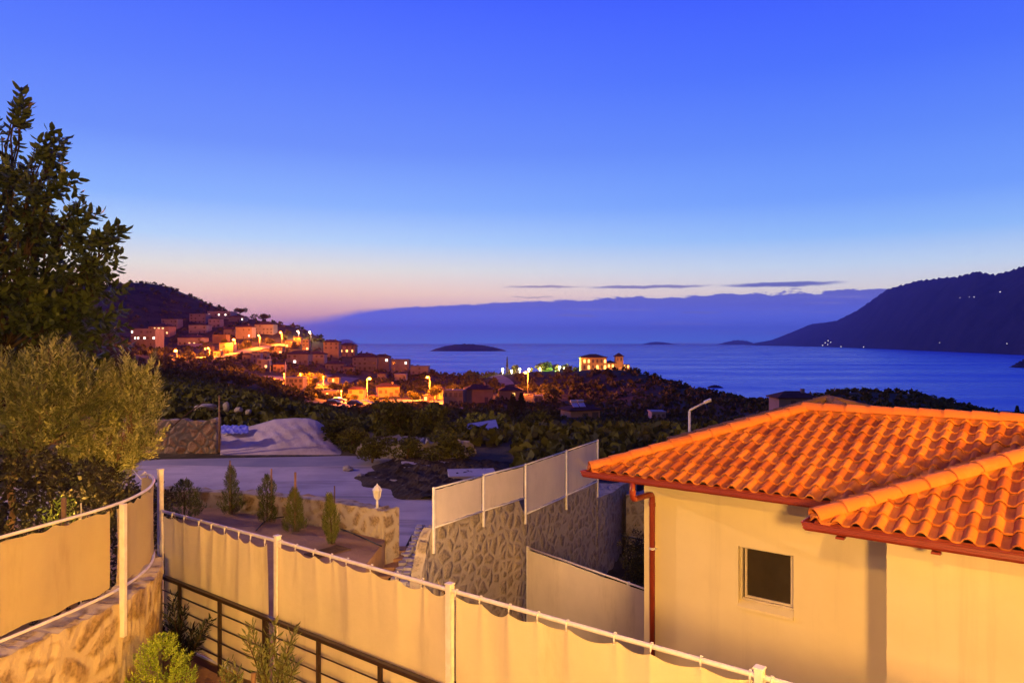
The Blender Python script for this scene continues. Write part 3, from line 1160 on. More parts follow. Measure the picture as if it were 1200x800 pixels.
sl.quad(Lp(ws1 + .004, t0 - .035, wz0 - .06), Lp(ws1 + .004, t0 + .01, wz0 - .06), Lp(ws1 + .004, t0 + .03, wz0 + .02), Lp(ws1 + .004, t0 - .035, wz0 - .02))
sl.build('sill', M['stucco'], win)

# --- roofs
D = 2.71
SX, TX = 3.906, -1.251
HX = 3.5      # half depth of the extension roof
rb = MB()
tile_field(rb, lambda a, b: Lp(a, b / kp, ZE + PIT * b / kp), 0.0, 8.2, D * kp,
           lambda a, b: a > b / kp - 0.04 and a - SX < b / kp + 0.30, seed=5)
rb2 = MB()   # hip end, facing left
tile_field(rb2, lambda a, b: Lp(b / kp, a, ZE + PIT * b / kp), 0.0, 2 * D, D * kp,
           lambda a, b: b / kp < a + .04 and b / kp < 2 * D - a + .04, flip=True, seed=6)
rb.v, off = rb.v + rb2.v, len(rb.v)
rb.f += [tuple(i + off for i in f) for f in rb2.f]
rb.tint += rb2.tint
# back slope, plain (never seen from the front)
rb.quad(Lp(0, 2 * D, ZE), Lp(D, D, ZE + PIT * D), Lp(9.0, D, ZE + PIT * D), Lp(9.0, 2 * D, ZE), t=.5)
roof = rb.build('roof', M['tile'], villa, smooth=True)
cb = MB()
hipA, hipB = Lp(0.03, 0.03, ZE + .05), Lp(D, D, ZE + PIT * D + .055)
ridge_caps(cb, hipA, hipB, seed=3)
ridge_caps(cb, Lp(0.03, 2 * D - .03, ZE + .05), hipB, seed=4)
ridge_caps(cb, hipB - E * .05, Lp(9.0, D, ZE + PIT * D + .055), seed=5)
cb.build('ridge_caps', M['cap'], roof, smooth=True)

xb = MB()
tile_field(xb, lambda a, b: Lp(SX + a, TX + b / kp, ZE + PIT * b / kp), 0.0, 6.0, HX * kp,
           lambda a, b: a > b / kp - .04, seed=8)
xb2 = MB()
tile_field(xb2, lambda a, b: Lp(SX + b / kp, TX + a, ZE + PIT * b / kp), 0.0, 5.6, HX * kp,
           lambda a, b: b / kp < a + .04 and (TX + a) < b / kp + 0.30, flip=True, seed=9)
off = len(xb.v)
xb.v += xb2.v
xb.f += [tuple(i + off for i in f) for f in xb2.f]
xb.tint += xb2.tint
xroof = xb.build('roof', M['tile'], villa, smooth=True)
cb = MB()
ridge_caps(cb, Lp(SX + .03, TX + .03, ZE + .05), Lp(SX + HX, TX + HX, ZE + PIT * HX + .055), r=.13, seed=7)
cb.build('ridge_caps', M['cap'], xroof, smooth=True)

# --- eave boards and gutters
def profile_run(mb, path, prof):
    """sweep an (out, up) profile along a poly line on the eave; out is the outward normal of each run, mitred"""
    n = len(path)
    secs = []
    for k, (p, o_) in enumerate(path):
        secs.append([p + o_ * a + UP * b for a, b in prof])
    m = len(prof)
    for k in range(n - 1):
        for j in range(m):
            j2 = (j + 1) % m
            mb.quad(secs[k][j], secs[k + 1][j], secs[k + 1][j2], secs[k][j2])
    mb.quad(*secs[0][::-1])
    mb.quad(*secs[-1])


gprof = [(-0.03, -0.115), (0.075, -0.105), (0.095, -0.075), (0.092, -0.052), (0.104, -0.046), (0.100, -0.022), (0.112, -0.014), (0.112, 0.0), (0.098, 0.0), (0.085, -0.05), (0.07, -0.085), (-0.01, -0.09), (-0.01, 0.004), (-0.03, 0.004)]


def corner(s, t, z):
    return Lp(s, t, z)


gz = ZE + 0.012
gm = MB()
# main eave: from the hidden back corner round the front corner to the extension
profile_run(gm, [(corner(0.02, 2 * D, gz), -E), (corner(0.02, 0.02, gz), -E - N), (corner(SX - .10, 0.02, gz), -N)], gprof)
gut = gm.build('gutter', M['gutter'], villa, merge=True)
gx = MB()
profile_run(gx, [(corner(SX + .02, 0.05, gz), -E), (corner(SX + .02, TX + .02, gz), -E - N), (corner(10.0, TX + .02, gz), -N)], gprof)
gut2 = gx.build('gutter', M['gutter'], villa, merge=True)
for k, s in enumerate((0.34, 1.30, 2.3, 3.3, 4.3)):
    br = MB()
    c = Lp(SX + s, TX - .045, gz - .128)
    br.box(c, E * .045, N * .05, UP * .012)
    br.build('bracket', M['gutter'], gut2)
fb = MB()
fb.box(Lp(SX / 2 + .05, .075, ZE - .06), E * (SX / 2 - .06), N * .012, UP * .045)
fb.box(Lp(.075, D, ZE - .06), E * .012, N * (D - .05), UP * .045)
fb.box(Lp(SX + 3.1, TX + .075, ZE - .06), E * 3.0, N * .012, UP * .045)
fb.box(Lp(SX + .075, TX + .68, ZE - .06), E * .012, N * .6, UP * .045)
fb.build('eave_board', M['gutter'], villa)
so = MB()
so.quad(Lp(.06, .06, ZE - .10), Lp(SX + .1, .06, ZE - .10), Lp(SX + .1, t0 + .02, ZE - .10), Lp(.06, t0 + .02, ZE - .10))
so.quad(Lp(.06, .06, ZE - .102), Lp(t0 + .02, .06, ZE - .102), Lp(t0 + .02, 2 * D, ZE - .102), Lp(.06, 2 * D, ZE - .102))
so.quad(Lp(SX + .06, TX + .06, ZE - .104), Lp(10, TX + .06, ZE - .104), Lp(10, xt0 + .02, ZE - .104), Lp(SX + .06, xt0 + .02, ZE - .104))
so.quad(Lp(SX + .06, TX + .06, ZE - .106), Lp(xs0 + .02, TX + .06, ZE - .106), Lp(xs0 + .02, t0 + .02, ZE - .106), Lp(SX + .06, t0 + .02, ZE - .106))
so.build('soffit', M['stucco'], villa)

# --- downpipe with its swan neck
dp = MB()
sp = 0.86
pa = [Lp(sp, -.045, gz - .09), Lp(sp, -.045, gz - .27), Lp(sp, -.035, gz - .32), Lp(sp, .0, gz - .352), Lp(sp, .05, gz - .362)]
pb_ = [Lp(sp, .53, gz - .375), Lp(sp, .585, gz - .385), Lp(sp, .615, gz - .42), Lp(sp, .622, gz - .48), Lp(sp, .622, -8.1)]
dp.tube(pa + pb_, .047, 14)
pipe = dp.build('downpipe', M['gutter'], villa, smooth=True)
for z in (-3.39, -5.2):
    cl = MB()
    cl.tube([Lp(sp, .622, z - .018), Lp(sp, .622, z + .018)], .053, 14)
    cl.box(Lp(sp + .055, .622, z), E * .022, N * .02, UP * .016)
    cl.build('pipe_clip', M['white_metal'], pipe)
for z in (gz - .24, gz - .55):
    cl = MB()
    q = -.045 if z > gz - .3 else .622
    cl.tube([Lp(sp, q, z - .03), Lp(sp, q, z + .03)], .0535, 14)
    cl.build('collar', M['gutter'], pipe, smooth=False)

# --- tiled roof rising behind the villa's own ridge
vb = thing('house', 'dull brown tiled roof peeping up behind the bright orange ridge', 'house', tuple(P(970, 640, 18.5)))
ap = P(970, 468.5, 18.5)
zb_ = ap.z - .345 * 3.0
n_ = MB()
ctr = Vector((ap.x, ap.y, 0))


def Bp(a, b, z):
    return ctr + E * a + N * b + UP * z


for rot in range(4):
    dirs = [(E, N), (N, -E), (-E, -N), (-N, E)][rot]
    da, dbv = dirs
    # slope whose eave lies on the -dbv side
    tile_field(n_, lambda a, b, da=da, dbv=dbv: ctr + da * (a - 3.0) - dbv * (3.0 - b / kp) + UP * (zb_ + PIT * b / kp), 0, 6.0, 3.0 * kp,
               lambda a, b: abs(a - 3.0) < 3.0 - b / kp + .05, seed=20 + rot)
rf = n_.build('roof', M['old_tile'], vb, smooth=True)
cb = MB()
for (a, b) in ((-3, -3), (3, -3), (3, 3), (-3, 3)):
    ridge_caps(cb, Bp(a * .99, b * .99, zb_ + .04), ap + UP * .03, seed=30 + a + b)
cb.build('ridge_caps', M['old_tile'], rf, smooth=True)
wbx = MB()
c = ctr + UP * ((zb_ - .02 - 9.0) / 2)
wbx.box(c, E * 2.5, N * 2.5, UP * ((zb_ - .02 + 9.0) / 2))
wbx.build('wall', M['stucco'], vb)
# ------------------------------------------------------------------ near canvas fence
FH = 2.46


def fpt(px, dy):
    Y = FH * F / dy
    return Vector(((px - 600) / F * Y, Y, 0))


posts = [fpt(188, 197), fpt(325, 232.5), fpt(527, 290), fpt(890, 391)]
d_last = (posts[3] - posts[2])
posts.append(posts[3] + d_last.normalized() * 2.9)
ZT, ZB = -FH, -4.32
fence = thing('canvas_fence', 'long cream canvas privacy fence on white posts crossing the foreground', 'fence', (posts[2].x, posts[2].y, -4.36))
fd = (posts[3] - posts[0]).normalized()
fn = Vector((fd.y, -fd.x, 0))      # towards the camera
if fn.dot(-posts[2]) < 0:
    fn = -fn
fr = random.Random(11)
for k, p in enumerate(posts):
    b = MB()
    hw = .034
    top = -1.865 if k == 0 else ZT + .055
    b.box((p.x, p.y, (top - 4.4) / 2), fd * hw, fn * hw, UP * ((top + 4.4) / 2))
    po = b.build('post', M['white_metal'], fence, bevel=.008)
    cpb = MB()
    cpb.box((p.x, p.y, top + .008), fd * (hw + .006), fn * (hw + .006), UP * .008)
    cpb.build('post_cap', M['white_metal'], po, bevel=.004)
for nm, z, r in (('top_rail', ZT, .021), ('bottom_rail', ZB, .017)):
    b = MB()
    b.tube([Vector((p.x, p.y, z)) for p in posts], r, 10)
    b.build(nm, M['white_metal'], fence, smooth=True)
for k in range(len(posts) - 1):
    p, q = posts[k], posts[k + 1]
    L_ = (q - p).length
    g0, g1 = (.075, .13) if k == 0 else (.085, .055)
    W_ = L_ - g0 - g1
    # uneven tie spacing, as tied by hand
    nt = 8
    ties = [0.0]
    for i in range(nt):
        ties.append(ties[-1] + fr.uniform(.75, 1.3))
    ties = [t / ties[-1] for t in ties]
    ties[0], ties[-1] = .004, .996
    ph = [fr.uniform(0, 6.28) for _ in range(8)]
    am = [fr.uniform(.4, 1.0) for _ in range(8)]
    sag = [fr.uniform(.035, .085) for _ in range(nt)]
    NU, NV = 170, 30
    b = MB()
    for i in range(NU + 1):
        u = i / NU
        j = max(i_ for i_ in range(nt) if ties[i_] <= u + 1e-9) if u > ties[0] else 0
        j = min(j, nt - 1)
        t = (u - ties[j]) / (ties[j + 1] - ties[j])
        t = min(max(t, 0), 1)
        dip = sag[j] * (1 - (2 * t - 1) ** 2) ** 0.8
        near_t = min(abs(u - tt) for tt in ties) * W_
        ztop = ZT - .045 - dip
        for v_ in range(NV + 1):
            v = v_ / NV
            z = ztop + (ZB + .035 + .012 * math.sin(u * 23 + ph[0]) - ztop) * v
            fold = 0.0
            fold += .022 * am[0] * math.sin(u * W_ * 4.1 + ph[1] + .7 * v)
            fold += .015 * am[1] * math.sin(u * W_ * 9.3 + ph[2] + 1.6 * v * math.sin(ph[3]))
            fold += .006 * am[2] * math.sin(u * W_ * 19.0 + ph[4] - 1.0 * v) * (1 - .6 * v)
            # gathers that run down from each tie
            g = 0.0
            for tt in ties:
                dx = abs(u - tt) * W_
                wd = .03 + .14 * v
                g += .020 * math.exp(-(dx / wd) ** 2) * math.exp(-v * 1.5)
            fold += g
            drape = .03 * math.sin(math.pi * v) * math.sin(u * 5 + ph[5])
            pos = p + fd * (g0 + u * W_) + fn * (fold + drape - .005)
            b.v.append((pos.x, pos.y, z))
    for i in range(NU):
        for v_ in range(NV):
            a = i * (NV + 1) + v_
            b.f.append((a, a + NV + 1, a + NV + 2, a + 1))
            b.tint.append(None)
    pan = b.build('canvas_panel', M['cloth'], fence, smooth=True)
    for tt in ties:
        tb_ = MB()
        c = p + fd * (g0 + tt * W_)
        tb_.tube([Vector((c.x, c.y, ZT)) + fn * .024 + UP * .02, Vector((c.x, c.y, ZT - .03)) + fn * .03, Vector((c.x, c.y, ZT - .065)) + fn * .03], .010, 6, .007)
        tb_.tube([Vector((c.x, c.y, ZT + .024)) - fd * .012, Vector((c.x, c.y, ZT + .024)) + fd * .010], .008, 6)
        tb_.build('tie', M['white_metal'], pan)

# ------------------------------------------------------------------ dark bronze railing in front of it
RH = 3.36


def rpt(px, dy):
    Y = RH * F / dy
    return Vector(((px - 600) / F * Y, Y, 0))


ra, rbp = rpt(184, 270.0), rpt(447, 374)
rd = (rbp - ra).normalized()
rn = Vector((rd.y, -rd.x, 0))
rn = -rn if rn.dot(-ra) < 0 else rn
off_r = rn * .03
railing = thing('metal_railing', 'dark bronze metal railing with four thin bars before the canvas', 'railing', (ra.x, ra.y, -4.36))
Lr = 7.4
b = MB()
b.box(ra + off_r + rd * (Lr / 2) + UP * (-RH), rd * (Lr / 2), rn * .034, UP * .022)
b.build('handrail', M['bronze'], railing, bevel=.006)
sp_ = 1.03
first = (rpt(212, 281.6) - ra).length
k = 0
dists = [0.02]
dd = first
while dd < Lr:
    dists.append(dd)
    dd += sp_
for i, dd in enumerate(dists):
    b = MB()
    c = ra + off_r + rd * dd
    hw = .030 if i == 3 else .021
    b.box((c.x, c.y, (-RH - .02 - 4.4) / 2), rd * hw, rn * hw, UP * ((4.4 - RH - .02) / 2))
    b.build('post', M['bronze'], railing, bevel=.004)
for z in (-RH - .19, -RH - .38, -RH - .57, -RH - .76):
    b = MB()
    b.tube([ra + off_r + UP * z, ra + off_r + rd * Lr + UP * z], .0095, 8)
    b.build('bar', M['bronze'], railing, smooth=True)

# ------------------------------------------------------------------ curved fence and rubble wall at the left
LP_ = [(-5.15, 4.6), (-4.93, 5.6), (-4.70, 6.67), (-4.50, 7.4), (-4.36, 8.1), (-4.36, 8.6), (-4.46, 9.15), (-4.68, 9.7), (-4.98, 10.15), (-5.22, 10.42)]


def spline(pp, n=8):
    out = []
    m = len(pp)
    for i in range(m - 1):
        p0, p1, p2, p3 = [Vector((*pp[min(max(i + k - 1, 0), m - 1)], 0)) for k in range(4)]
        for k in range(n):
            t = k / n
            out.append(0.5 * ((2 * p1) + (p2 - p0) * t + (2 * p0 - 5 * p1 + 4 * p2 - p3) * t * t + (3 * p1 - p0 - 3 * p2 + p3) * t ** 3))
    out.append(Vector((*pp[-1], 0)))
    return out


def path_normals(pp):
    ns_ = []
    for i in range(len(pp)):
        d = (pp[min(i + 1, len(pp) - 1)] - pp[max(i - 1, 0)]).normalized()
        ns_.append(Vector((d.y, -d.x, 0)))
    return ns_


def wall_strip(mb, pp, ztops, zbot, th, side=1, jit=0.0, seed=1):
    """a masonry wall along a plan path: front face on the path, thickness behind it; ragged top edge"""
    rr = random.Random(seed)
    ns_ = path_normals(pp)
    n = len(pp)
    rows_ = 10
    ft_, bk = [], []
    for i in range(n):
        zt_ = ztops[i] + rr.uniform(-jit, jit)
        col = []
        for k in range(rows_ + 1):
            z = zbot + (zt_ - zbot) * k / rows_
            bulge = rr.uniform(-1, 1) * jit * .5
            q = pp[i] + ns_[i] * side * bulge
            col.append(Vector((q.x, q.y, z)))
        ft_.append(col)
        q = pp[i] - ns_[i] * side * th
        bk.append((Vector((q.x, q.y, zbot)), Vector((q.x, q.y, zt_ + rr.uniform(-jit, jit)))))
    for i in range(n - 1):
        for k in range(rows_):
            mb.quad(ft_[i][k], ft_[i + 1][k], ft_[i + 1][k + 1], ft_[i][k + 1])
        mb.quad(ft_[i][-1], ft_[i + 1][-1], bk[i + 1][1], bk[i][1])
        mb.quad(bk[i][0], bk[i][1], bk[i + 1][1], bk[i + 1][0])
    for i in (0, n - 1):
        mb.quad(*(ft_[i] + [bk[i][1], bk[i][0]]))


lw_pts = spline(LP_, 10)
lwall = thing('stone_wall', 'golden rubble stone wall lit warm under the curved canvas fence', 'wall', (-4.5, 7.4, -4.36))
mb = MB()
zz = []
for i, p in enumerate(lw_pts):
    u = i / (len(lw_pts) - 1)
    zz.append(-2.90 - (.05 if u > .8 else 0))
wall_strip(mb, lw_pts, zz, -4.5, .38, 1, .018, 5)
mb.build('masonry', M['stone_left'], lwall, smooth=False)

lfence = thing('canvas_fence', 'curved cream canvas screen fixed along the golden stone wall at left', 'fence', (-4.4, 8.1, -2.9))
ns_ = path_normals(lw_pts)
fp = [p - n * .10 for p, n in zip(lw_pts, ns_)]
ntot = len(fp)


def lz_top(i):
    u = i / (ntot - 1)
    return -1.82 - .075 * max(0, (u - .86) / .14)


def lz_bot(i):
    u = i / (ntot - 1)
    return -2.79 - .04 * max(0, (u - .5) / .5)


b = MB()
b.tube([Vector((p.x, p.y, lz_top(i))) for i, p in enumerate(fp)], .017, 8)
b.build('top_rail', M['white_metal'], lfence, smooth=True)
b = MB()
b.tube([Vector((p.x, p.y, lz_bot(i))) for i, p in enumerate(fp)], .017, 8)
b.build('bottom_rail', M['white_metal'], lfence, smooth=True)
ip = min(range(ntot), key=lambda i: (lw_pts[i] - Vector((-4.36, 8.1, 0))).length)
for (i0, i1) in ((0, ip - 1), (ip + 1, ntot - 3)):
    b = MB()
    nv = 16
    sub = 4
    cols = []
    for i in range(i0, i1):
        for q in range(sub):
            cols.append((i + q / sub))
    cols.append(float(i1))
    for ci, x in enumerate(cols):
        i = min(int(x), ntot - 2)
        t = x - i
        p = fp[i].lerp(fp[i + 1], t)
        n = ns_[i].lerp(ns_[i + 1], t)
        zt_ = lz_top(i) - .035 - .022 * abs(math.sin(x * .55)) - .01 * math.sin(x * 1.7)
        zb2 = lz_bot(i) + .055 + .015 * math.sin(x * .8 + 1)
        for k in range(nv + 1):
            v = k / nv
            f_ = .004 * math.sin(x * .55 + .6 * v) + .0015 * math.sin(x * 1.9 + 2 * v) + .018 * math.sin(math.pi * v) * math.sin(x * .33)
            q = p + n * f_
            b.v.append((q.x, q.y, zt_ + (zb2 - zt_) * v))
    for ci in range(len(cols) - 1):
        for k in range(nv):
            a = ci * (nv + 1) + k
            b.f.append((a, a + nv + 1, a + nv + 2, a + 1))
            b.tint.append(None)
    b.build('canvas_panel', M['cloth_ochre_dimmed'], lfence, smooth=True)
for i in (ip, 3):
    b = MB()
    p = lw_pts[i] + ns_[i] * .02
    d = (lw_pts[i + 1] - lw_pts[i]).normalized()
    b.box((p.x, p.y, (-1.80 - 3.28) / 2), d * .03, ns_[i] * .03, UP * ((3.28 - 1.80) / 2))
    b.build('post', M['white_metal'], lfence, bevel=.006)
b = MB()
pp_ = fp[-1]
b.tube([pp_ + UP * -1.90, pp_ + Vector((.02, .06, -1.86)), pp_ + Vector((.03, .12, -1.90)), pp_ + Vector((.01, .14, -1.96))], .012, 6)
b.tube([pp_ + UP * -1.95, pp_ + Vector((-.28, .3, -1.86))], .006, 5)
b.build('tie_wire', M['white_metal'], lfence, smooth=True)

# ------------------------------------------------------------------ curved stone retaining wall with pale screens
wp = [(-1.97, 15.22), (-1.93, 15.32), (-1.86, 15.54), (-1.74, 15.9), (-1.25, 16.7), (-0.71, 17.5), (0.33, 19.0), (0.95, 20.2), (1.58, 21.4), (2.77, 23.7)]
wpp = spline(wp, 6)
mwall = thing('stone_wall', 'curved retaining wall of brown rounded stones below the pale screens', 'wall', (0.0, 18.5, -8.0))
zt_list = []
for p in wpp:
    if p.y < 15.9:
        zt_list.append(-4.07 - 1.0 * ((15.9 - p.y) / .6) ** 1.3)
    elif p.y < 19.0:
        zt_list.append(-4.08)
    else:
        zt_list.append(-4.50 - .02 * (p.y - 19))
mb = MB()
wall_strip(mb, wpp, zt_list, -8.3, .24, 1, .022, 9)
mb.build('masonry', M['stone_mid'], mwall)

sfence = thing('screen_fence', 'pale fabric screens in a white frame on top of the curved stone wall', 'fence', (0.0, 18.8, -4.1))
sp3 = [Vector((*p, 0)) for p in ((-1.74, 15.9), (-0.71, 17.5), (0.33, 19.0), (1.58, 21.4), (2.77, 23.7))]
for k, p in enumerate(sp3):
    b = MB()
    zb_k = [-4.62, -4.44, -4.75, -4.93, -5.05][k]
    d = (sp3[min(k + 1, 4)] - sp3[max(k - 1, 0)]).normalized()
    n = Vector((d.y, -d.x, 0))
    q = p + n * .035
    b.box((q.x, q.y, (-3.17 + zb_k) / 2), d * .026, n * .026, UP * ((-3.17 - zb_k) / 2))
    b.build('post', M['white_metal'], sfence, bevel=.005)
for k in range(4):
    p, q = sp3[k], sp3[k + 1]
    d = (q - p).normalized()
    n = Vector((d.y, -d.x, 0))
    zb2 = -4.06 if k < 2 else -4.50
    b = MB()
    b.tube([p + UP * -3.2 + n * .03, q + UP * -3.2 + n * .03], .019, 8)
    b.build('top_rail', M['white_metal'], sfence, smooth=True)
    b = MB()
    b.tube([p + UP * (zb2 - .0) + n * .03, q + UP * (zb2 - (.0 if k < 2 else .03)) + n * .03], .019, 8)
    b.build('bottom_rail', M['white_metal'], sfence, smooth=True)
    b = MB()
    nu, nv = 30, 8
    g = .07
    Lk = (q - p).length
    for i in range(nu + 1):
        u = i / nu
        for j in range(nv + 1):
            v = j / nv
            pos = p + d * (g + u * (Lk - 2 * g)) + n * (.02 + .02 * math.sin(math.pi * u) * math.sin(math.pi * v) + .006 * math.sin(u * 9 + k))
            b.v.append((pos.x, pos.y, -3.235 - .012 * abs(math.sin(u * 14)) + (zb2 + .03 + 3.235) * v))
    for i in range(nu):
        for j in range(nv):
            a = i * (nv + 1) + j
            b.f.append((a, a + nv + 1, a + nv + 2, a + 1))
            b.tint.append(None)
    b.build('fabric_panel', M['cloth_pale'], sfence, smooth=True)

# broad-topped wall that carries on behind the villa
cwall = thing('stone_wall', 'dim stone wall with broad smooth top running behind the villa eave', 'wall', (4.0, 26.5, -8.0))
cw = [Vector((2.80, 23.76, 0)), Vector((3.4, 25.1, 0)), Vector((4.3, 27.4, 0)), Vector((5.0, 29.0, 0))]
mb = MB()
wall_strip(mb, spline([(p.x, p.y) for p in cw], 5), [-5.10 - .10 * (i / 15) * 3.4 for i in range(16)], -8.3, .9, 1, .03, 12)
ms = mb.build('masonry', M['stone_mid'], cwall)
cwall2 = thing('stone_wall', 'tan stone wall just left of the villa corner behind the shrub', 'wall', (5.2, 27.0, -8.0))
mb = MB()
wall_strip(mb, spline([(4.18, 26.6), (5.0, 26.4), (6.4, 26.2)], 5), [-5.55] * 11, -8.3, .9, 1, .04, 14)
mb.build('masonry', M['stone_mid'], cwall2)

# low fabric screen inside the yard
yf = thing('canvas_fence', 'plain grey canvas screen standing below the brown stone wall', 'fence', (1.8, 17.0, -8.0))
ya, yb = Vector((.40, 18.82, 0)), Vector((3.9, 14.3, 0))
yd = (yb - ya).normalized()
yn = Vector((yd.y, -yd.x, 0))
yn = -yn if yn.y > 0 else yn
b = MB()
b.tube([ya + UP * -5.31, yb + UP * -5.31], .022, 8)
b.build('top_rail', M['white_metal'], yf, smooth=True)
for t in (0.004, .62, .98):
    b = MB()
    c = ya.lerp(yb, t)
    b.box((c.x, c.y, (-5.28 - 8.0) / 2), yd * .028, yn * .028, UP * ((8.0 - 5.28) / 2))
    b.build('post', M['white_metal'], yf)
b = MB()
nu, nv = 60, 12
for i in range(nu + 1):
    u = i / nu
    for j in range(nv + 1):
        v = j / nv
        pos = ya.lerp(yb, .012 + u * .97) + yn * (.05 + .015 * math.sin(u * 17) + .01 * math.sin(u * 41 + v * 2))
        b.v.append((pos.x, pos.y, -5.345 + (-7.7 + 5.345) * v))
for i in range(nu):
    for j in range(nv):
        a = i * (nv + 1) + j
        b.f.append((a, a + nv + 1, a + nv + 2, a + 1))
        b.tint.append(None)
b.build('canvas_panel', M['cloth_pale'], yf, smooth=True)

# ------------------------------------------------------------------ planter wall, lantern, small things on the bed
pw = thing('stone_wall', 'low tan stone wall edging the planter bed of young cypresses', 'wall', (-5.5, 18.3, -4.6))
pwp = spline([(-13.0, 20.9), (-10.5, 20.75), (-8.4, 20.2), (-6.4, 19.3), (-4.4, 17.95), (-3.3, 17.15), (-2.92, 16.88)], 8)
mb = MB()
wall_strip(mb, pwp, [-4.2 + .27 * min(1, max(0, (p.x + 9) / 5.5)) for p in pwp], -5.3, .42, 1, .03, 21)
mb.build('masonry', M['stone_low'], pw)

lan = thing('garden_lantern', 'small white garden lantern standing on the end of the low stone wall', 'lantern', (-3.18, 17.15, -3.93))
lx, ly = -3.20, 17.22
b = MB()
b.tube([(lx, ly, -3.96), (lx, ly, -3.92)], .085, 12, .07)
b.tube([(lx, ly, -3.92), (lx, ly, -3.72)], .032, 10, .026)
b.build('stem', M['white_metal'], lan, smooth=True)
b = MB()
b.tube([(lx, ly, -3.72), (lx, ly, -3.70), (lx, ly, -3.68)], .05, 6, .075)
for j in range(6):
    a = j * math.pi / 3
    b.tube([(lx + .07 * math.cos(a), ly + .07 * math.sin(a), -3.68), (lx + .10 * math.cos(a), ly + .10 * math.sin(a), -3.50)], .009, 5)
b.tube([(lx, ly, -3.505), (lx, ly, -3.49)], .118, 6, .118)
b.build('cage', M['white_metal'], lan)
b = MB()
b.tube([(lx, ly, -3.685), (lx, ly, -3.51)], .062, 6, .092)
b.build('glass', M['trim'], lan)
b = MB()
b.tube([(lx, ly, -3.49), (lx, ly, -3.42), (lx, ly, -3.38)], .112, 6, .02)
b.tube([(lx, ly, -3.38), (lx, ly, -3.345)], .02, 8, .006)
b.build('cap', M['white_metal'], lan)

gr = thing('drain_grate', 'dark rectangular grate lying on the soil near the fence', 'grate', tuple(gpt(385, 648, -4.59)) + (-4.59,))
gc = Vector((*gpt(384, 646, -4.585), -4.585))
b = MB()
gd, gn = Vector((.62, .78, 0)), Vector((.78, -.62, 0))
for k in range(9):
    b.box(gc + gn * ((k - 4) * .055), gd * .42, gn * .017, UP * .012)
b.box(gc + gd * .42, gd * .02, gn * .25, UP * .014)
b.box(gc - gd * .42, gd * .02, gn * .25, UP * .014)
b.build('slats', M['bark'], gr)

hosepts = [gpt(300, 622, -4.585), gpt(312, 610, -4.585), gpt(330, 606, -4.585), gpt(350, 604, -4.585), gpt(372, 610, -4.585), gpt(392, 617, -4.585), gpt(420, 628, -4.585), gpt(447, 640, -4.585)]
hp = spline(hosepts, 6)
b = MB()
b.tube([(p.x, p.y, -4.575) for p in hp], .016, 6)
tag(b.build('irrigation_hose', M['hose'], smooth=True), 'thin black irrigation hose curving over the planter soil', 'hose')
hp = spline([gpt(415, 655, -4.585), gpt(372, 640, -4.585), gpt(340, 655, -4.585)], 6)
# ------------------------------------------------------------------ near vegetation
def rv(r, s=1.0):
    return Vector((r.gauss(0, 1), r.gauss(0, 1), r.gauss(0, 1))).normalized() * s


def shoot(mb, r, p, d, ln, nleaf, ll, lw, spread=1.0, droop=0.1, tb=0.5, tv=0.5):
    """a twig's leaves, spiralling along it"""
    d = d.normalized()
    a = d.cross(Vector((r.uniform(-1, 1), r.uniform(-1, 1), r.uniform(-1, 1))))
    a = a.normalized() if a.length > 1e-3 else Vector((1, 0, 0))
    b = d.cross(a)
    for k in range(nleaf):
        t = (k + .5) / nleaf
        ang = k * 2.4 + r.uniform(-.3, .3)
        rad = a * math.cos(ang) + b * math.sin(ang)
        ld = (d * (1.0 - .55 * spread + .5 * t) + rad * spread + Vector((0, 0, -droop))).normalized()
        sd = ld.cross(rv(r))
        sd = sd.normalized() if sd.length > 1e-3 else a
        sd = (ld.cross(UP).normalized() * 1.0 + sd * .7) if ld.cross(UP).length > .1 else sd
        sd.normalize()
        mb.leaf(p + d * (ln * t), ld, sd, ll * r.uniform(.75, 1.15), lw * r.uniform(.8, 1.15), min(1, max(0, tb + r.uniform(-tv, tv))))


def limb_path(r, a, b, n=7, wob=.12):
    a, b = Vector(a), Vector(b)
    L_ = (b - a).length
    out = []
    for k in range(n):
        t = k / (n - 1)
        p = a.lerp(b, t) + Vector((r.uniform(-1, 1), r.uniform(-1, 1), r.uniform(-.5, .5))) * (wob * L_ * .2 * math.sin(math.pi * t))
        p.z += .12 * L_ * math.sin(math.pi * t) * .4
        out.append(p)
    return out


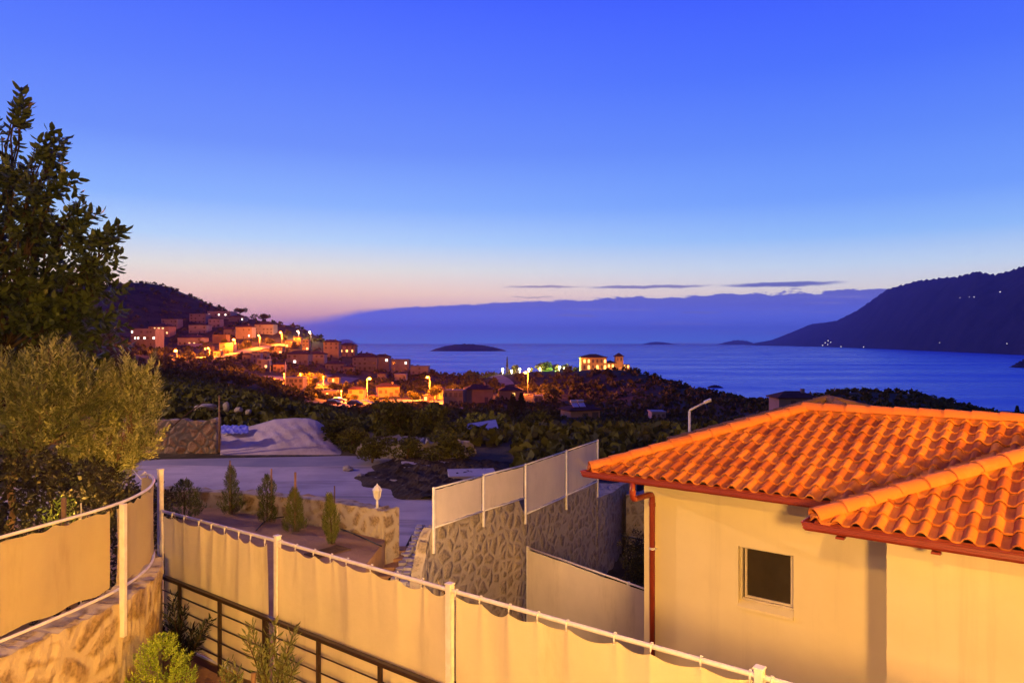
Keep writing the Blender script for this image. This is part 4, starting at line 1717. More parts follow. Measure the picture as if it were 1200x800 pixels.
def leafy_tree(name, label, base, fork, lobes, leafmat, barkmat, r, nsh, sl, nl, ll, lw, trunk_r, spread, droop, updir=.4, center=None, tips=None):
    t = thing(name, label, 'tree', base)
    tr = MB()
    tr.tube(limb_path(r, base, fork, 8, .25), trunk_r, 10, trunk_r * .6)
    cen = Vector(center if center is not None else fork)
    for (c, rad) in lobes:
        tr.tube(limb_path(r, fork, c, 8, .35), trunk_r * .26, 7, trunk_r * .06)
        for q in range(4):
            e_ = Vector(c) + rv(r, rad * .8)
            tr.tube(limb_path(r, Vector(fork).lerp(Vector(c), r.uniform(.5, .95)), e_, 5, .3), trunk_r * .13, 5, trunk_r * .04)
    tr.build('trunk', barkmat, t, smooth=True)
    cr = MB()
    tot = sum(rad ** 2 for _, rad in lobes)
    for (c, rad) in lobes:
        for k in range(int(nsh * rad ** 2 / tot)):
            dv = rv(r)
            rr = rad * (r.random() ** .45)
            p = Vector(c) + dv * rr
            d = (dv * .8 + (p - cen).normalized() * .7 + UP * updir + rv(r, .35)).normalized()
            shoot(cr, r, p - d * sl * .4, d, sl * r.uniform(.7, 1.2), nl, ll, lw, spread, droop, r.uniform(.25, .75), .3)
    for (p, d, ln) in (tips or []):
        p, d = Vector(p), Vector(d).normalized()
        shoot(cr, r, p - d * ln, d, ln, int(nl * ln / sl) + 4, ll * 1.1, lw * 1.1, spread * .9, droop, .4, .3)
    cr.build('crown', leafmat, t)
    return t


pr = random.Random(21)
TY = 10.6


def Q(px, py, Y, rpx):
    return (tuple(P(px, py, Y)), rpx / F * Y)


lob = [(8, 215, 13.7, 36), (2, 160, 14.0, 22), (22, 122, 14.0, 10), (48, 190, 13.7, 22), (62, 186, 13.9, 14), (42, 240, 13.6, 40), (18, 300, 14.0, 60), (72, 300, 13.9, 44), (100, 305, 13.6, 32),
       (110, 350, 14.0, 30), (70, 360, 14.0, 52), (20, 380, 13.9, 60), (-50, 260, 14.1, 100), (-60, 370, 14.1, 90), (85, 400, 14.3, 42), (30, 430, 14.3, 50), (128, 285, 13.9, 15), (120, 325, 13.7, 22), (80, 250, 13.9, 18), (115, 395, 14.4, 22)]
tipl = []
for (px, py, dx, dy, ln) in ((24, 103, 0, 1, .62), (20, 122, -.15, 1, .4), (30, 118, .25, 1, .4), (62, 152, .35, 1, .45), (74, 160, .6, .8, .4), (90, 208, .8, .6, .42), (78, 205, .4, .9, .4), (108, 248, .7, .7, .42), (118, 250, .9, .6, .4),
                             (140, 264, .9, .4, .5), (146, 270, 1, .15, .4), (134, 285, .9, -.1, .4), (125, 320, .7, -.5, .4), (118, 342, .6, -.6, .4), (70, 222, .7, .5, .4), (130, 372, .9, .1, .3), (142, 362, .9, .3, .3)):
    d = Vector((dx, pr.uniform(-.3, .3), dy))
    tipl.append((P(px, py, 13.7), d, ln * 1.3))
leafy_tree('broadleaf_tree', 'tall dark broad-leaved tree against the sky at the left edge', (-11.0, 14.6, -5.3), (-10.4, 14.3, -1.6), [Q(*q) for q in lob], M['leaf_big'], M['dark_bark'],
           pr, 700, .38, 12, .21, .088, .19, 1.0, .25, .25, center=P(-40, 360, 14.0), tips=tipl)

OY = 12.6
lob = [(18, 460, 12.4, 33), (60, 435, 12.4, 30), (52, 475, 12.2, 39), (100, 455, 12.5, 30), (20, 510, 12.3, 37), (70, 515, 12.2, 32), (100, 485, 12.4, 26), (-30, 465, 12.5, 53), (15, 435, 12.5, 21), (80, 430, 12.5, 18), (55, 413, 12.5, 11)]
leafy_tree('olive_tree', 'silvery green bushy olive tree lit gold beside the curved fence', (-9.1, 12.5, -5.2), tuple(P(20, 545, 12.5)), [Q(*q) for q in lob], M['leaf_olive'], M['pale_bark'],
           pr, 460, .42, 22, .105, .034, .09, .68, .05, .7, center=P(30, 560, 12.5))
lob = [(150, 455, 13.2, 25), (168, 445, 13.2, 16), (130, 485, 13.2, 26), (165, 485, 13.1, 23), (120, 455, 13.2, 19), (180, 460, 13.1, 11), (115, 520, 13.0, 26), (160, 520, 13.1, 23), (140, 540, 13.0, 23), (100, 545, 12.9, 23), (180, 510, 13.2, 12), (176, 425, 13.2, 6), (148, 430, 13.3, 9)]
leafy_tree('olive_tree', 'smaller dull green olive tree just left of the tall white post', (-7.6, 13.1, -5.2), tuple(P(128, 560, 13.1)), [Q(*q) for q in lob], M['leaf_olive'], M['pale_bark'],
           pr, 390, .38, 22, .100, .033, .07, .68, .05, .7, center=P(135, 570, 13.1))

# dark hedge below the trees, outside the curved fence
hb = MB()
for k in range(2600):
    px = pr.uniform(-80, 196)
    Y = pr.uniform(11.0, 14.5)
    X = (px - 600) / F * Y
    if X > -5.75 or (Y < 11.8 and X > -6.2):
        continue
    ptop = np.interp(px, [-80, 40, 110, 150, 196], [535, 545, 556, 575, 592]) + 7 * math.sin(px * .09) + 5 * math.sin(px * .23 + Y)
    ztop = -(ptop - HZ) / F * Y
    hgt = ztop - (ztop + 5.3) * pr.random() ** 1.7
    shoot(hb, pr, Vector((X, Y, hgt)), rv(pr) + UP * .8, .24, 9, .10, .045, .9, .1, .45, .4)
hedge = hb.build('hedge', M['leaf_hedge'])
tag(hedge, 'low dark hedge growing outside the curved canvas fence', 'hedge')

# sapling with an orange lit stake
sx = P(70, 600, 10.6)
sk = MB()
sk.tube([(sx.x + .05, sx.y, -5.2), (sx.x + .06, sx.y, P(76, 583, 10.6).z)], .035, 8)
tag(sk.build('wooden_stake', M['wood'], smooth=True), 'short wooden stake beside the sapling behind the curved fence', 'stake')
st = thing('sapling', 'small leafy sapling showing above the curved fence at left', 'sapling', (sx.x, sx.y, -5.2))
b = MB()
b.tube([(sx.x, sx.y, -5.2), (sx.x, sx.y, sx.z)], .012, 6)
b.build('stem', M['bark'], st)
b = MB()
for k in range(16):
    p = sx + Vector((pr.uniform(-.14, .14), pr.uniform(-.14, .14), pr.uniform(-.5, .10)))
    shoot(b, pr, p, rv(pr) + UP, .16, 8, .09, .035, .9, .1, .6, .4)
b.build('foliage', M['leaf_lime'], st)
sk = MB()
sk.tube([P(95, 612, 9.6), P(95, 589, 9.6)], .008, 5)
sk.tube([P(95, 612, 9.6), Vector((P(95, 612, 9.6).x, 9.6, -5.2))], .008, 5)
tag(sk.build('thin_rod', M['white_metal']), 'thin pale rod sticking up behind the curved canvas fence', 'rod')

# young cypresses on the planter bed
def cypress(label, px, ptop, pbase, wpx, lean=0, seed=1, dense=1.0):
    r = random.Random(seed)
    Y = 4.6 * F / (pbase - HZ)
    base = P(px, pbase, Y)
    h = (pbase - ptop) / F * Y
    w_ = wpx / F * Y / 2
    t = thing('young_cypress', label, 'cypress', tuple(base), 'young cypresses on the planter bed')
    b = MB()
    b.tube([base, base + UP * h * .9 + Vector((lean, 0, 0)) * .8], .022, 6, .006)
    b.build('trunk', M['bark'], t)
    b = MB()
    lopx = [r.uniform(0, 6.28) for _ in range(4)]
    for k in range(int(430 * dense)):
        v = r.random() ** 1.15
        env = (min(1.0, .72 + v * 1.6) * (1 - v ** 2.0) ** .75 + .05) * (.86 + .2 * math.sin(v * 9 + lopx[0]) )
        a = r.uniform(0, 6.28)
        rr = w_ * env * (.35 + .7 * r.random() ** .6) * (1 + .2 * math.sin(a * 2 + lopx[1] + v * 4))
        p = base + UP * (v * h * .93 + .03) + Vector((math.cos(a) * rr + lean * v, math.sin(a) * rr, 0))
        d = Vector((math.cos(a) * .45, math.sin(a) * .45, 1)) + rv(r, .3)
        shoot(b, r, p - d.normalized() * .05, d, .13, 8, .055, .014, .55, 0, r.uniform(.2, .8), .25)
    b.build('crown', M['leaf_cypress'], t)
    return t


cypress('wide dark young cypress right beside the tall white post', 216, 562, 606, 42, 0, 1, 1.3)
cypress('tallest young cypress with a pale stake tip above it', 272, 546, 602, 23, -.03, 2)
cypress('second tall young cypress in the planter with stake inside', 313, 556, 611, 25, 0, 3)
cypress('pale young cypress around an orange stake', 345, 572, 622, 25, .0, 4)
cypress('slim young cypress nearest the dark grate on the soil', 389, 578, 637, 19, -.06, 5)


def stake(label, px, ptop, pbase, r_=.022, mat='wood', Yoff=.0):
    Y = 4.6 * F / (pbase - HZ) + Yoff
    a, c = P(px, pbase, Y), P(px, ptop, Y)
    b = MB()
    b.tube([a, c + Vector((0, 0, 0))], r_, 8, r_ * .9)
    tag(b.build('wooden_stake', M[mat], smooth=True), label, 'stake', 'stakes of the young cypresses')


stake('pale stake tip above the tallest young cypress', 269.5, 539, 602)
stake('stake rising from the second tall young cypress', 318, 549, 611)
stake('orange stake above the pale young cypress', 346, 553, 622, .03)
stake('thin dark stake beside the slim young cypress', 392, 569, 637, .016, 'bark', .08)

# shrubs on the terrace in front of the railing
def base_at(px, Y, z=-4.36):
    return Vector(((px - 600) / F * Y, Y, z))


bs = base_at(190, 8.2)
sh = thing('shrub', 'bright lime green bushy shrub at the foot of the golden wall', 'shrub', tuple(bs))
b = MB()
b.tube([bs, bs + UP * .5], .02, 6)
b.build('stem', M['bark'], sh)
b = MB()
for k in range(330):
    a = pr.uniform(0, 6.28)
    v = pr.random()
    rr = .37 * (1 - v ** 2.2) ** .6 * (.4 + .65 * pr.random())
    p = bs + Vector((math.cos(a) * rr, math.sin(a) * rr, .06 + v * .88))
    d = Vector((math.cos(a) * .55, math.sin(a) * .55, 1)) + rv(pr, .3)
    shoot(b, pr, p, d, .13, 12, .042, .014, .8, 0, pr.uniform(.3, .8), .25)
b.build('foliage', M['leaf_lime'], sh)


def oleander(label, px, Y, stems, mat, ll, lw, seed, name='oleander'):
    r = random.Random(seed)
    base = base_at(px, Y)
    t = thing(name, label, 'oleander', tuple(base))
    sb, lb = MB(), MB()
    for (tx, ty) in stems:
        tip = P(tx, ty, Y + r.uniform(-.15, .15))
        bb_ = base + Vector((r.uniform(-.06, .06), r.uniform(-.06, .06), 0))
        path = limb_path(r, bb_, tip, 9, .15)
        sb.tube(path, .012, 6, .004)
        for k in range(3, 9):
            p = path[k]
            d = (path[k] - path[k - 1]).normalized()
            for q in range(3):
                shoot(lb, r, p - d * (.02 + .05 * q), d, .08, 4, ll, lw, .75, .05, r.uniform(.3, .7), .3)
    sb.build('stems', M['bark'], t)
    lb.build('leaves', mat, t)
    return t


oleander('dark narrow-leaved oleander at the corner of railing and stone wall', 212, 9.55, [(203, 703), (196, 718), (215, 716), (226, 738), (244, 728), (236, 745), (206, 735), (190, 735), (215, 752)], M['leaf_olea_dark'], .115, .020, 4)
oleander('upright yellow-green oleander in front of the railing post', 318, 7.9, [(295, 735), (290, 748), (322, 733), (316, 752), (344, 740), (338, 758), (306, 765), (330, 775), (345, 780)], M['leaf_oleander'], .115, .021, 6)
oleander('small pale oleander tips at the bottom edge by the railing', 270, 7.6, [(262, 785), (270, 780), (278, 788)], M['leaf_oleander'], .10, .022, 8)
sk = MB()
c = base_at(297, 7.8)
sk.tube([c, P(297, 788, 7.8)], .028, 8)
tag(sk.build('wooden_stake', M['wood'], smooth=True), 'orange lit wooden stake beside the upright oleander', 'stake')

# spiky dry plant whose tip shows over the near fence
yp = Vector((-.72, 8.3, -4.7))
pt = thing('dry_plant', 'pale dry spiky plant tip just above the near fence rail', 'plant', tuple(yp))
b = MB()
b.tube([yp, P(522, 690, 8.3)], .03, 7, .02)
b.build('stem', M['bark'], pt)
b = MB()
for k in range(26):
    a = pr.uniform(0, 6.28)
    d = Vector((math.cos(a) * .7, math.sin(a) * .7, pr.uniform(.1, 1.3))).normalized()
    sd = d.cross(UP).normalized()
    b.leaf(P(521, 692, 8.3), d, sd, pr.uniform(.10, .17), .03, pr.random())
b.build('leaves', M['leaf_dry'], pt)

# shrub and little black rail in the sunken yard
ys = thing('shrub', 'dark leafy shrub against the tan stone wall by the villa corner', 'shrub', (3.1, 17.6, -7.9))
b = MB()
b.tube([(3.1, 17.6, -7.9), (3.1, 17.6, -6.0)], .04, 7)
b.build('stem', M['bark'], ys)
b = MB()
for k in range(240):
    p = P(745, 660, 17.6) + Vector((pr.gauss(0, .16), pr.gauss(0, .2), pr.gauss(0, .32)))
    if p.z < -6.6:
        continue
    shoot(b, pr, p, rv(pr) + UP * .6, .16, 8, .10, .03, .9, .1, .5, .4)
b.build('foliage', M['leaf_hedge'], ys)
rl = thing('metal_railing', 'small black metal railing above the yard shrub by the villa', 'railing', tuple(P(748, 660, 19.0)))
b = MB()
b.tube([P(733, 628, 19.0), P(760, 634, 19.0)], .022, 6)
b.build('handrail', M['dark_metal'], rl)
for px in (735, 745, 755):
    b = MB()
    b.tube([P(px, 629.5 + (px - 735) * .2, 19.0), Vector((P(px, 0, 19.0).x, 19.0, -7.9))], .014, 6)
    b.build('post', M['dark_metal'], rl)
# ------------------------------------------------------------------ middle distance: walls, bank, boulders, poles
fw_ = thing('stone_wall', 'rust coloured stone wall across the drive beside the thin pole', 'wall', (-16.5, 34.8, -5.3))
mb = MB()
pp_ = spline([(-21.5, 35.6), (-19.3, 35.2), (-17.0, 34.8), (-14.1, 34.6)], 10)
wall_strip(mb, pp_, [-3.72 + .05 * math.sin(i * .9) for i in range(len(pp_))], -5.6, .5, 1, .05, 31)
mb.build('masonry', M['stone_far'], fw_)

M['lilac_gravel'] = m_plain('pale_gravel', (0.50, 0.42, 0.44), (0.36, 0.30, 0.31), 0.95, 0.8, 0.8, 0.05, 6.0, spec=0.1)
gb = MB()
nu, nv = 60, 24
crest = [(258, 499), (290, 500), (305, 496), (322, 491), (345, 489.5), (362, 490), (372, 493), (386, 503), (400, 520)]
for i in range(nu + 1):
    px = 258 + (400 - 258) * i / nu
    cy = np.interp(px, [c[0] for c in crest], [c[1] for c in crest])
    zc = -(cy - HZ) / F * 37.5
    for k in range(nv + 1):
        v = k / nv
        Y = 34.2 + 3.3 * v if v <= 1 else 0
        X = (px - 600) / F * (34.2 + (37.5 - 34.2) * v)
        z = -5.3 + (zc + 5.3) * (v ** .8) + .05 * vnoise(X * 10, Y * 10, .4) * math.sin(math.pi * v)
        gb.v.append((X, Y, z))
for i in range(nu):
    for k in range(nv):
        a = i * (nv + 1) + k
        gb.f.append((a, a + nv + 1, a + nv + 2, a + 1))
        gb.tint.append(None)
b0 = len(gb.v)
for i in range(nu + 1):           # back side, so that the mound has a body
    x, y, z = gb.v[i * (nv + 1) + nv]
    gb.v.append((x * 1.05, y + 2.2, -5.6))
for i in range(nu):
    a = i * (nv + 1) + nv
    gb.f.append((a, a + nv + 1, b0 + i + 1, b0 + i))
    gb.tint.append(None)
tag(gb.build('gravel_bank', M['lilac_gravel'], smooth=True), kind='structure')

tp = MB()
M['tarp'] = m_plain('blue_plastic_sheet', (0.05, 0.07, 0.55), (0.30, 0.32, 0.80), 0.35, 4.0, 0.5, 0.03, 5.0)
nu, nv = 24, 8
for i in range(nu + 1):
    for k in range(nv + 1):
        px = 259 + 32 * i / nu
        py = 509 - 9.5 * k / nv
        p = P(px, py + .5 * math.sin(i * .8 + k), 36.3 + .7 * k / nv - .25)
        tp.v.append(tuple(p + Vector((0, 0, .06 + .03 * math.sin(i * 1.7) * math.cos(k * 1.1)))))
for i in range(nu):
    for k in range(nv):
        a = i * (nv + 1) + k
        tp.f.append((a, a + nv + 1, a + nv + 2, a + 1))
        tp.tint.append(None)
o = tp.build('plastic_sheet', M['tarp'], smooth=True)
so_ = o.modifiers.new('thick', 'SOLIDIFY')
so_.thickness = .02
tag(o, 'crumpled blue plastic sheet lying on the gravel bank by the pole', 'sheet')

b = MB()
b.tube([P(257, 530, 34.2), P(257, 463, 34.2)], .05, 8, .035)
tag(b.build('thin_pole', M['wood'], smooth=True), 'thin bare pole standing at the end of the rust stone wall', 'pole')
b = MB()
b.tube([P(184, 516, 33.8), P(214, 489, 34.3), P(240, 470, 34.8)], .03, 6)
tag(b.build('pole_stay', M['bark']), 'slanting dark stay wire crossing before the rust stone wall', 'stay wire')


def boulder(label, px, py, Y, w_, h_, seed, mat='rock', group='boulders on the dark slope'):
    r = random.Random(seed)
    bm = bmesh.new()
    bmesh.ops.create_icosphere(bm, subdivisions=3, radius=1.0)
    for v in bm.verts:
        c = v.co.copy()
        k = 1 + .16 * vnoise(c.x * 10 + seed, c.y * 10 + c.z * 7, .22) + .05 * r.uniform(-1, 1)
        v.co = Vector((c.x * w_ / 2 * k, c.y * w_ * .4 * k, c.z * h_ / 2 * k))
    me = bpy.data.meshes.new('boulder')
    bm.to_mesh(me)
    bm.free()
    me.materials.append(M[mat])
    o = bpy.data.objects.new('boulder', me)
    o.location = P(px, py, Y)
    o.rotation_euler = (r.uniform(-.2, .2), r.uniform(-.2, .2), r.uniform(0, 3))
    C.objects.link(o)
    return tag(o, label, 'boulder', group)


boulder('wide slanting slab of pale rock above the rust stone wall', 240, 478, 48, 1.7, .55, 1)
boulder('upright pale boulder just right of the thin pole', 265, 477, 48, .55, .75, 2)
boulder('small pale boulder right of the upright one on the slope', 279, 481, 48, .7, .45, 3)
boulder('smallest grey boulder farthest right on the slope', 291, 483, 48, .5, .4, 4)
boulder('low grey rock at the left of the slanting slab', 220, 478, 48, .7, .25, 5)
for k, (px, py, w_, l) in enumerate(((408, 549, .5, 'flat stone at the left tip of the dug earth'), (423, 557, .35, 'tan stone on the near left rim of the dug earth'), (461, 566, .55, 'largest pale stone on the near rim of the dug earth'),
                                     (475, 571, .4, 'grey stone right of the largest one on the near rim'), (492, 573, .45, 'stone on the near rim close to the screen post'), (441, 562, .35, 'small stone left of the largest one on the near rim'),
                                     (470, 541, .6, 'white stone at the far rim of the dug earth beside the road'), (478, 553, .25, 'small pale stone lying on the dark dug earth'), (516, 557, .3, 'pale chip of stone in the middle of the dark earth'),
                                     (500, 557, .2, 'tiny stone on the dark earth near its middle'))):
    Y = 5.22 * F / (py - HZ)
    boulder(l, px, py, Y, w_, w_ * .5, 40 + k, 'rock', 'stones round the dug earth')
b = MB()
c = P(502, 545, 30.2)
b.box(c, (1.1, .0, 0), (-.2, .9, 0), (0, 0, .07))
tag(b.build('concrete_slab', M['concrete'], bevel=.02), 'thin pale concrete slab at the far side of the dug earth', 'slab')
b = MB()
c = P(553, 556, 27.5)
b.box(c, (.9, .1, 0), (-.1, .8, 0), (0, 0, .10))
tag(b.build('concrete_slab', M['concrete'], bevel=.02), 'pale concrete slab just beyond the left screen panels', 'slab')

rbk = thing('rock_bank', 'pale rocky cut bank under the dark trees beyond the road', 'bank', (-4.0, 33.0, -5.3))
mb = MB()
pp_ = spline([(-7.4, 34.4), (-6.6, 33.4), (-5.6, 33.0), (-4.4, 32.6), (-3.2, 32.8), (-2.2, 33.6), (-1.7, 34.6)], 10)
wall_strip(mb, pp_, [-4.5 + .14 * vnoise(i * 3.1, 2, .53) - .7 * (abs(i / (len(pp_) - 1) - .5) * 2) ** 4 for i in range(len(pp_))], -5.6, 1.5, 1, .07, 41)
mb.build('rock_face', M['rock'], rbk)

# shed with a blue-lit sheet roof
shd = thing('garden_shed', 'small dark shed with a bluish sheet metal roof among trees', 'shed', tuple(P(558, 540, 42)))
b = MB()
c = P(558, 528, 42)
b.box(c, (1.05, .15, 0), (-.15, 1.0, 0), (0, 0, .85))
b.build('wall', M['bark'], shd)
b = MB()
M['sheet_roof'] = m_plain('grey_sheet_metal', (0.32, 0.34, 0.42), (0.24, 0.25, 0.33), 0.35, 3.0, 0.1, 0.01, 20.0, metal=0.4)
rc = P(559, 507, 42)
i0 = len(b.v)
b.box(rc, (1.25, .25, .16), (-.2, 1.3, .42), (0, 0, .03))
b.build('roof', M['sheet_roof'], shd)
b = MB()
b.tube([P(578, 545, 40), P(578, 533, 40)], .09, 8)
tag(b.build('bollard', M['white_metal']), 'short white bollard right of the dark shed', 'bollard')


# ------------------------------------------------------------------ street lamps
LAMP_K = 26.0


def lamp_light(parent, loc, watt, col, rad=.25):
    o = point_light('lamp_light', loc, watt, col, rad)
    o.parent = parent
    o.matrix_parent_inverse = Matrix.Translation(-parent.location)


M['pole_metal'] = m_plain('galvanised_pole', (0.48, 0.46, 0.44), (0.38, 0.36, 0.34), 0.5, 5.0, 0.05, 0.01, 30.0, metal=0.2)
M['sodium_glow'] = m_emit('sodium_lamp', (1.0, 0.36, 0.05), 26.0)
M['white_glow'] = m_emit('white_lamp', (1.0, 0.80, 0.48), 22.0)
M['green_glow'] = m_emit('green_lamp', (0.35, 1.0, 0.25), 14.0)


def street_lamp(label, px, py, pyb, Y=None, watt=2600, glow='sodium_glow', col=SODIUM, arm=1, rad=.42, group='orange street lamps', name='street_lamp', drop=0.9):
    base = P(px, pyb, Y) if Y else hit(px, pyb, 60)
    Yb = base.y
    head = P(px, py, Yb)
    t = thing(name, label, 'street lamp' if name == 'street_lamp' else 'garden lamp', tuple(base), group)
    pole_x = head.x + arm * .9
    r_ = max(.07, Yb * .00042)
    b = MB()
    b.tube([(pole_x, Yb, base.z - 1.5), (pole_x, Yb, head.z + .25)], r_, 7, r_ * .8)
    b.build('pole', M['pole_metal'], t, smooth=True)
    if arm:
        b = MB()
        b.tube([(pole_x, Yb, head.z + .25), (head.x, Yb, head.z + .45)], r_ * .7, 6)
        b.build('arm', M['pole_metal'], t)
    b = MB()
    b.sphere((head.x, Yb - .05, head.z), rad, 10, 6, (1, 1, .75))
    b.build('lamp_head', M[glow], t, smooth=True)
    if watt:
        lamp_light(t, (head.x - (arm or 0) * (1.2 if watt > 800 else .3), Yb - (2.2 if watt > 800 else .8), head.z - drop), watt * (LAMP_K if watt > 20 else 2.0), col)
    return t


street_lamp('lone orange street lamp shining in the dark below the hill', 206, 411, 421, watt=1500, rad=.9)
street_lamp('orange street lamp at the lower left end of the lit road', 244, 408, 419, watt=3000, rad=.62)
street_lamp('brightest orange street lamp above the left half of the lit road', 274, 398, 414, watt=5500, rad=.85)
street_lamp('orange street lamp above the middle of the lit hillside road', 303, 393, 409, watt=4500, rad=.62)
street_lamp('orange street lamp at the upper right end of the lit road', 329, 389.5, 404, watt=5000, rad=.75)
street_lamp('small white lamp left of its twin near the ridge top', 349, 388, 398, watt=500, glow='white_glow', col=(1, .7, .35), rad=.5, group='white lamps on the ridge')
street_lamp('bright white lamp farther right on the ridge top', 363, 389, 400, watt=700, glow='white_glow', col=(1, .7, .35), rad=.6, group='white lamps on the ridge')
street_lamp('tall orange street lamp over the orange walled house', 433, 443.5, 474, watt=4200, rad=.60, arm=-1)
street_lamp('tall orange street lamp in front of the sea at centre', 501, 442, 470, watt=3200, rad=.5)
street_lamp('orange street lamp over the glowing trees right of the pink house', 616, 436.5, 463, watt=2200, rad=.6)
street_lamp('added low orange lamp in the lit clearing under the town', 352, 438, 452, watt=4500, rad=.3, arm=0)  # this and the next two lamps are added to light the clearing
street_lamp('added low orange lamp at the left end of the lit clearing', 333, 438, 449, watt=2600, rad=.25, arm=0)
street_lamp('added low orange lamp at the right end of the lit clearing', 379, 441, 453, watt=2600, rad=.25, arm=0)
street_lamp('low orange lamp beside the parked cars', 400, 458, 472, watt=1500, rad=.2, arm=0)
street_lamp('low orange lamp left of the orange courtyard walls', 531, 456, 472, watt=1800, rad=.2, arm=0)
street_lamp('small orange garden lamp just above the pale screens', 631, 531, 552, Y=40, watt=60, rad=.16, arm=0, name='garden_lamp', group='garden lamps', drop=.25)
for (px, py, l) in ((589, 432.5, 'leftmost white lamp of the headland garden beside the thin tree'), (599.5, 434.5, 'pale lamp under the dark trees right of the thin tree'), (609, 432.5, 'white lamp between the dark trees and the orange street lamp'),
                    (620, 432.5, 'white lamp just right of the orange street lamp head'), (633, 431.5, 'white lamp left in front of the green lit tree'), (655.5, 430, 'white lamp right of the green lit tree'),
                    (661.5, 431.5, 'brightest white lamp between green lit tree and hotel'), (665.5, 433, 'small white lamp nearest the hotel terrace')):
    street_lamp(l, px, py, 440, Y=418, watt=200, glow='white_glow', col=(1, .72, .3), rad=.62, arm=0, name='garden_lamp', group='white lamps in the headland garden')
street_lamp('green lamp shining on the dense headland tree', 641, 436, 440, Y=413, watt=1500, glow='green_glow', col=(.3, 1, .15), rad=.4, arm=0, name='garden_lamp', group='green lamps in the headland garden')
street_lamp('small green lamp right of the green lit tree', 651, 435, 440, Y=413, watt=700, glow='green_glow', col=(.3, 1, .15), rad=.35, arm=0, name='garden_lamp', group='green lamps in the headland garden')
for (px, y0, y1, l) in ((316.5, 417, 436, 'bare pale pole among grey houses left of its taller twin'), (334.5, 424, 456, 'tall bare pale pole in front of the lit clearing')):
    base = hit(px, y1, 60)
    b = MB()
    b.tube([base - UP * 1, P(px, y0, base.y)], .17, 7, .12)
    tag(b.build('bare_pole', M['white_metal'], smooth=True), l, 'pole')

# the unlit lamp behind the villa roof
lb_ = thing('street_lamp', 'unlit white street lamp with a slanting arm behind the tiled roof', 'street lamp', tuple(P(808, 620, 34)))
b = MB()
b.tube([P(808, 620, 34), P(808, 482, 34)], .075, 8, .06)
b.build('pole', M['white_metal'], lb_, smooth=True)
b = MB()
b.tube([P(808, 482, 34), P(809, 480, 34), P(827, 471, 34)], .055, 8, .045)
b.build('arm', M['white_metal'], lb_, smooth=True)
b = MB()
c0, c1 = P(825, 471.5, 34), P(833, 468.2, 34)
d = (c1 - c0)
b.box((c0 + c1) / 2, d / 2, (0, .12, 0), UP * .07)
b.build('lamp_head', M['white_metal'], lb_, bevel=.03)
# ------------------------------------------------------------------ houses
WALLS = {
    'grey': m_plain('grey_render', (0.34, 0.29, 0.29), None, 0.9, 0.3, 0, spec=.1),
    'lilac': m_plain('pale_render', (0.44, 0.375, 0.37), None, 0.9, 0.3, 0, spec=.1),
    'pink': m_plain('pink_render', (0.50, 0.33, 0.27), None, 0.9, 0.3, 0, spec=.1),
    'cream': m_plain('cream_render', (0.46, 0.36, 0.25), None, 0.9, 0.3, 0, spec=.1),
    'brown': m_plain('brown_render', (0.22, 0.15, 0.12), None, 0.9, 0.3, 0, spec=.1),
}
M['roof_far'] = m_plain('dark_red_roof', (0.13, 0.062, 0.048), (0.09, 0.045, 0.036), 0.9, 0.5, 0, spec=.1)
M['lit_warm'] = m_emit('lit_window', (1.0, 0.55, 0.22), 2.2)
M['lit_white'] = m_emit('white_lit_window', (1.0, 0.86, 0.70), 3.0)
M['lit_amber'] = m_emit('amber_lit_window', (1.0, 0.50, 0.12), 3.2)
M['dark_win'] = m_plain('unlit_window', (0.19, 0.155, 0.145), None, 0.15, bs=0)
KEEP = []      # footprints the scrub must leave free, as (x, y, radius)


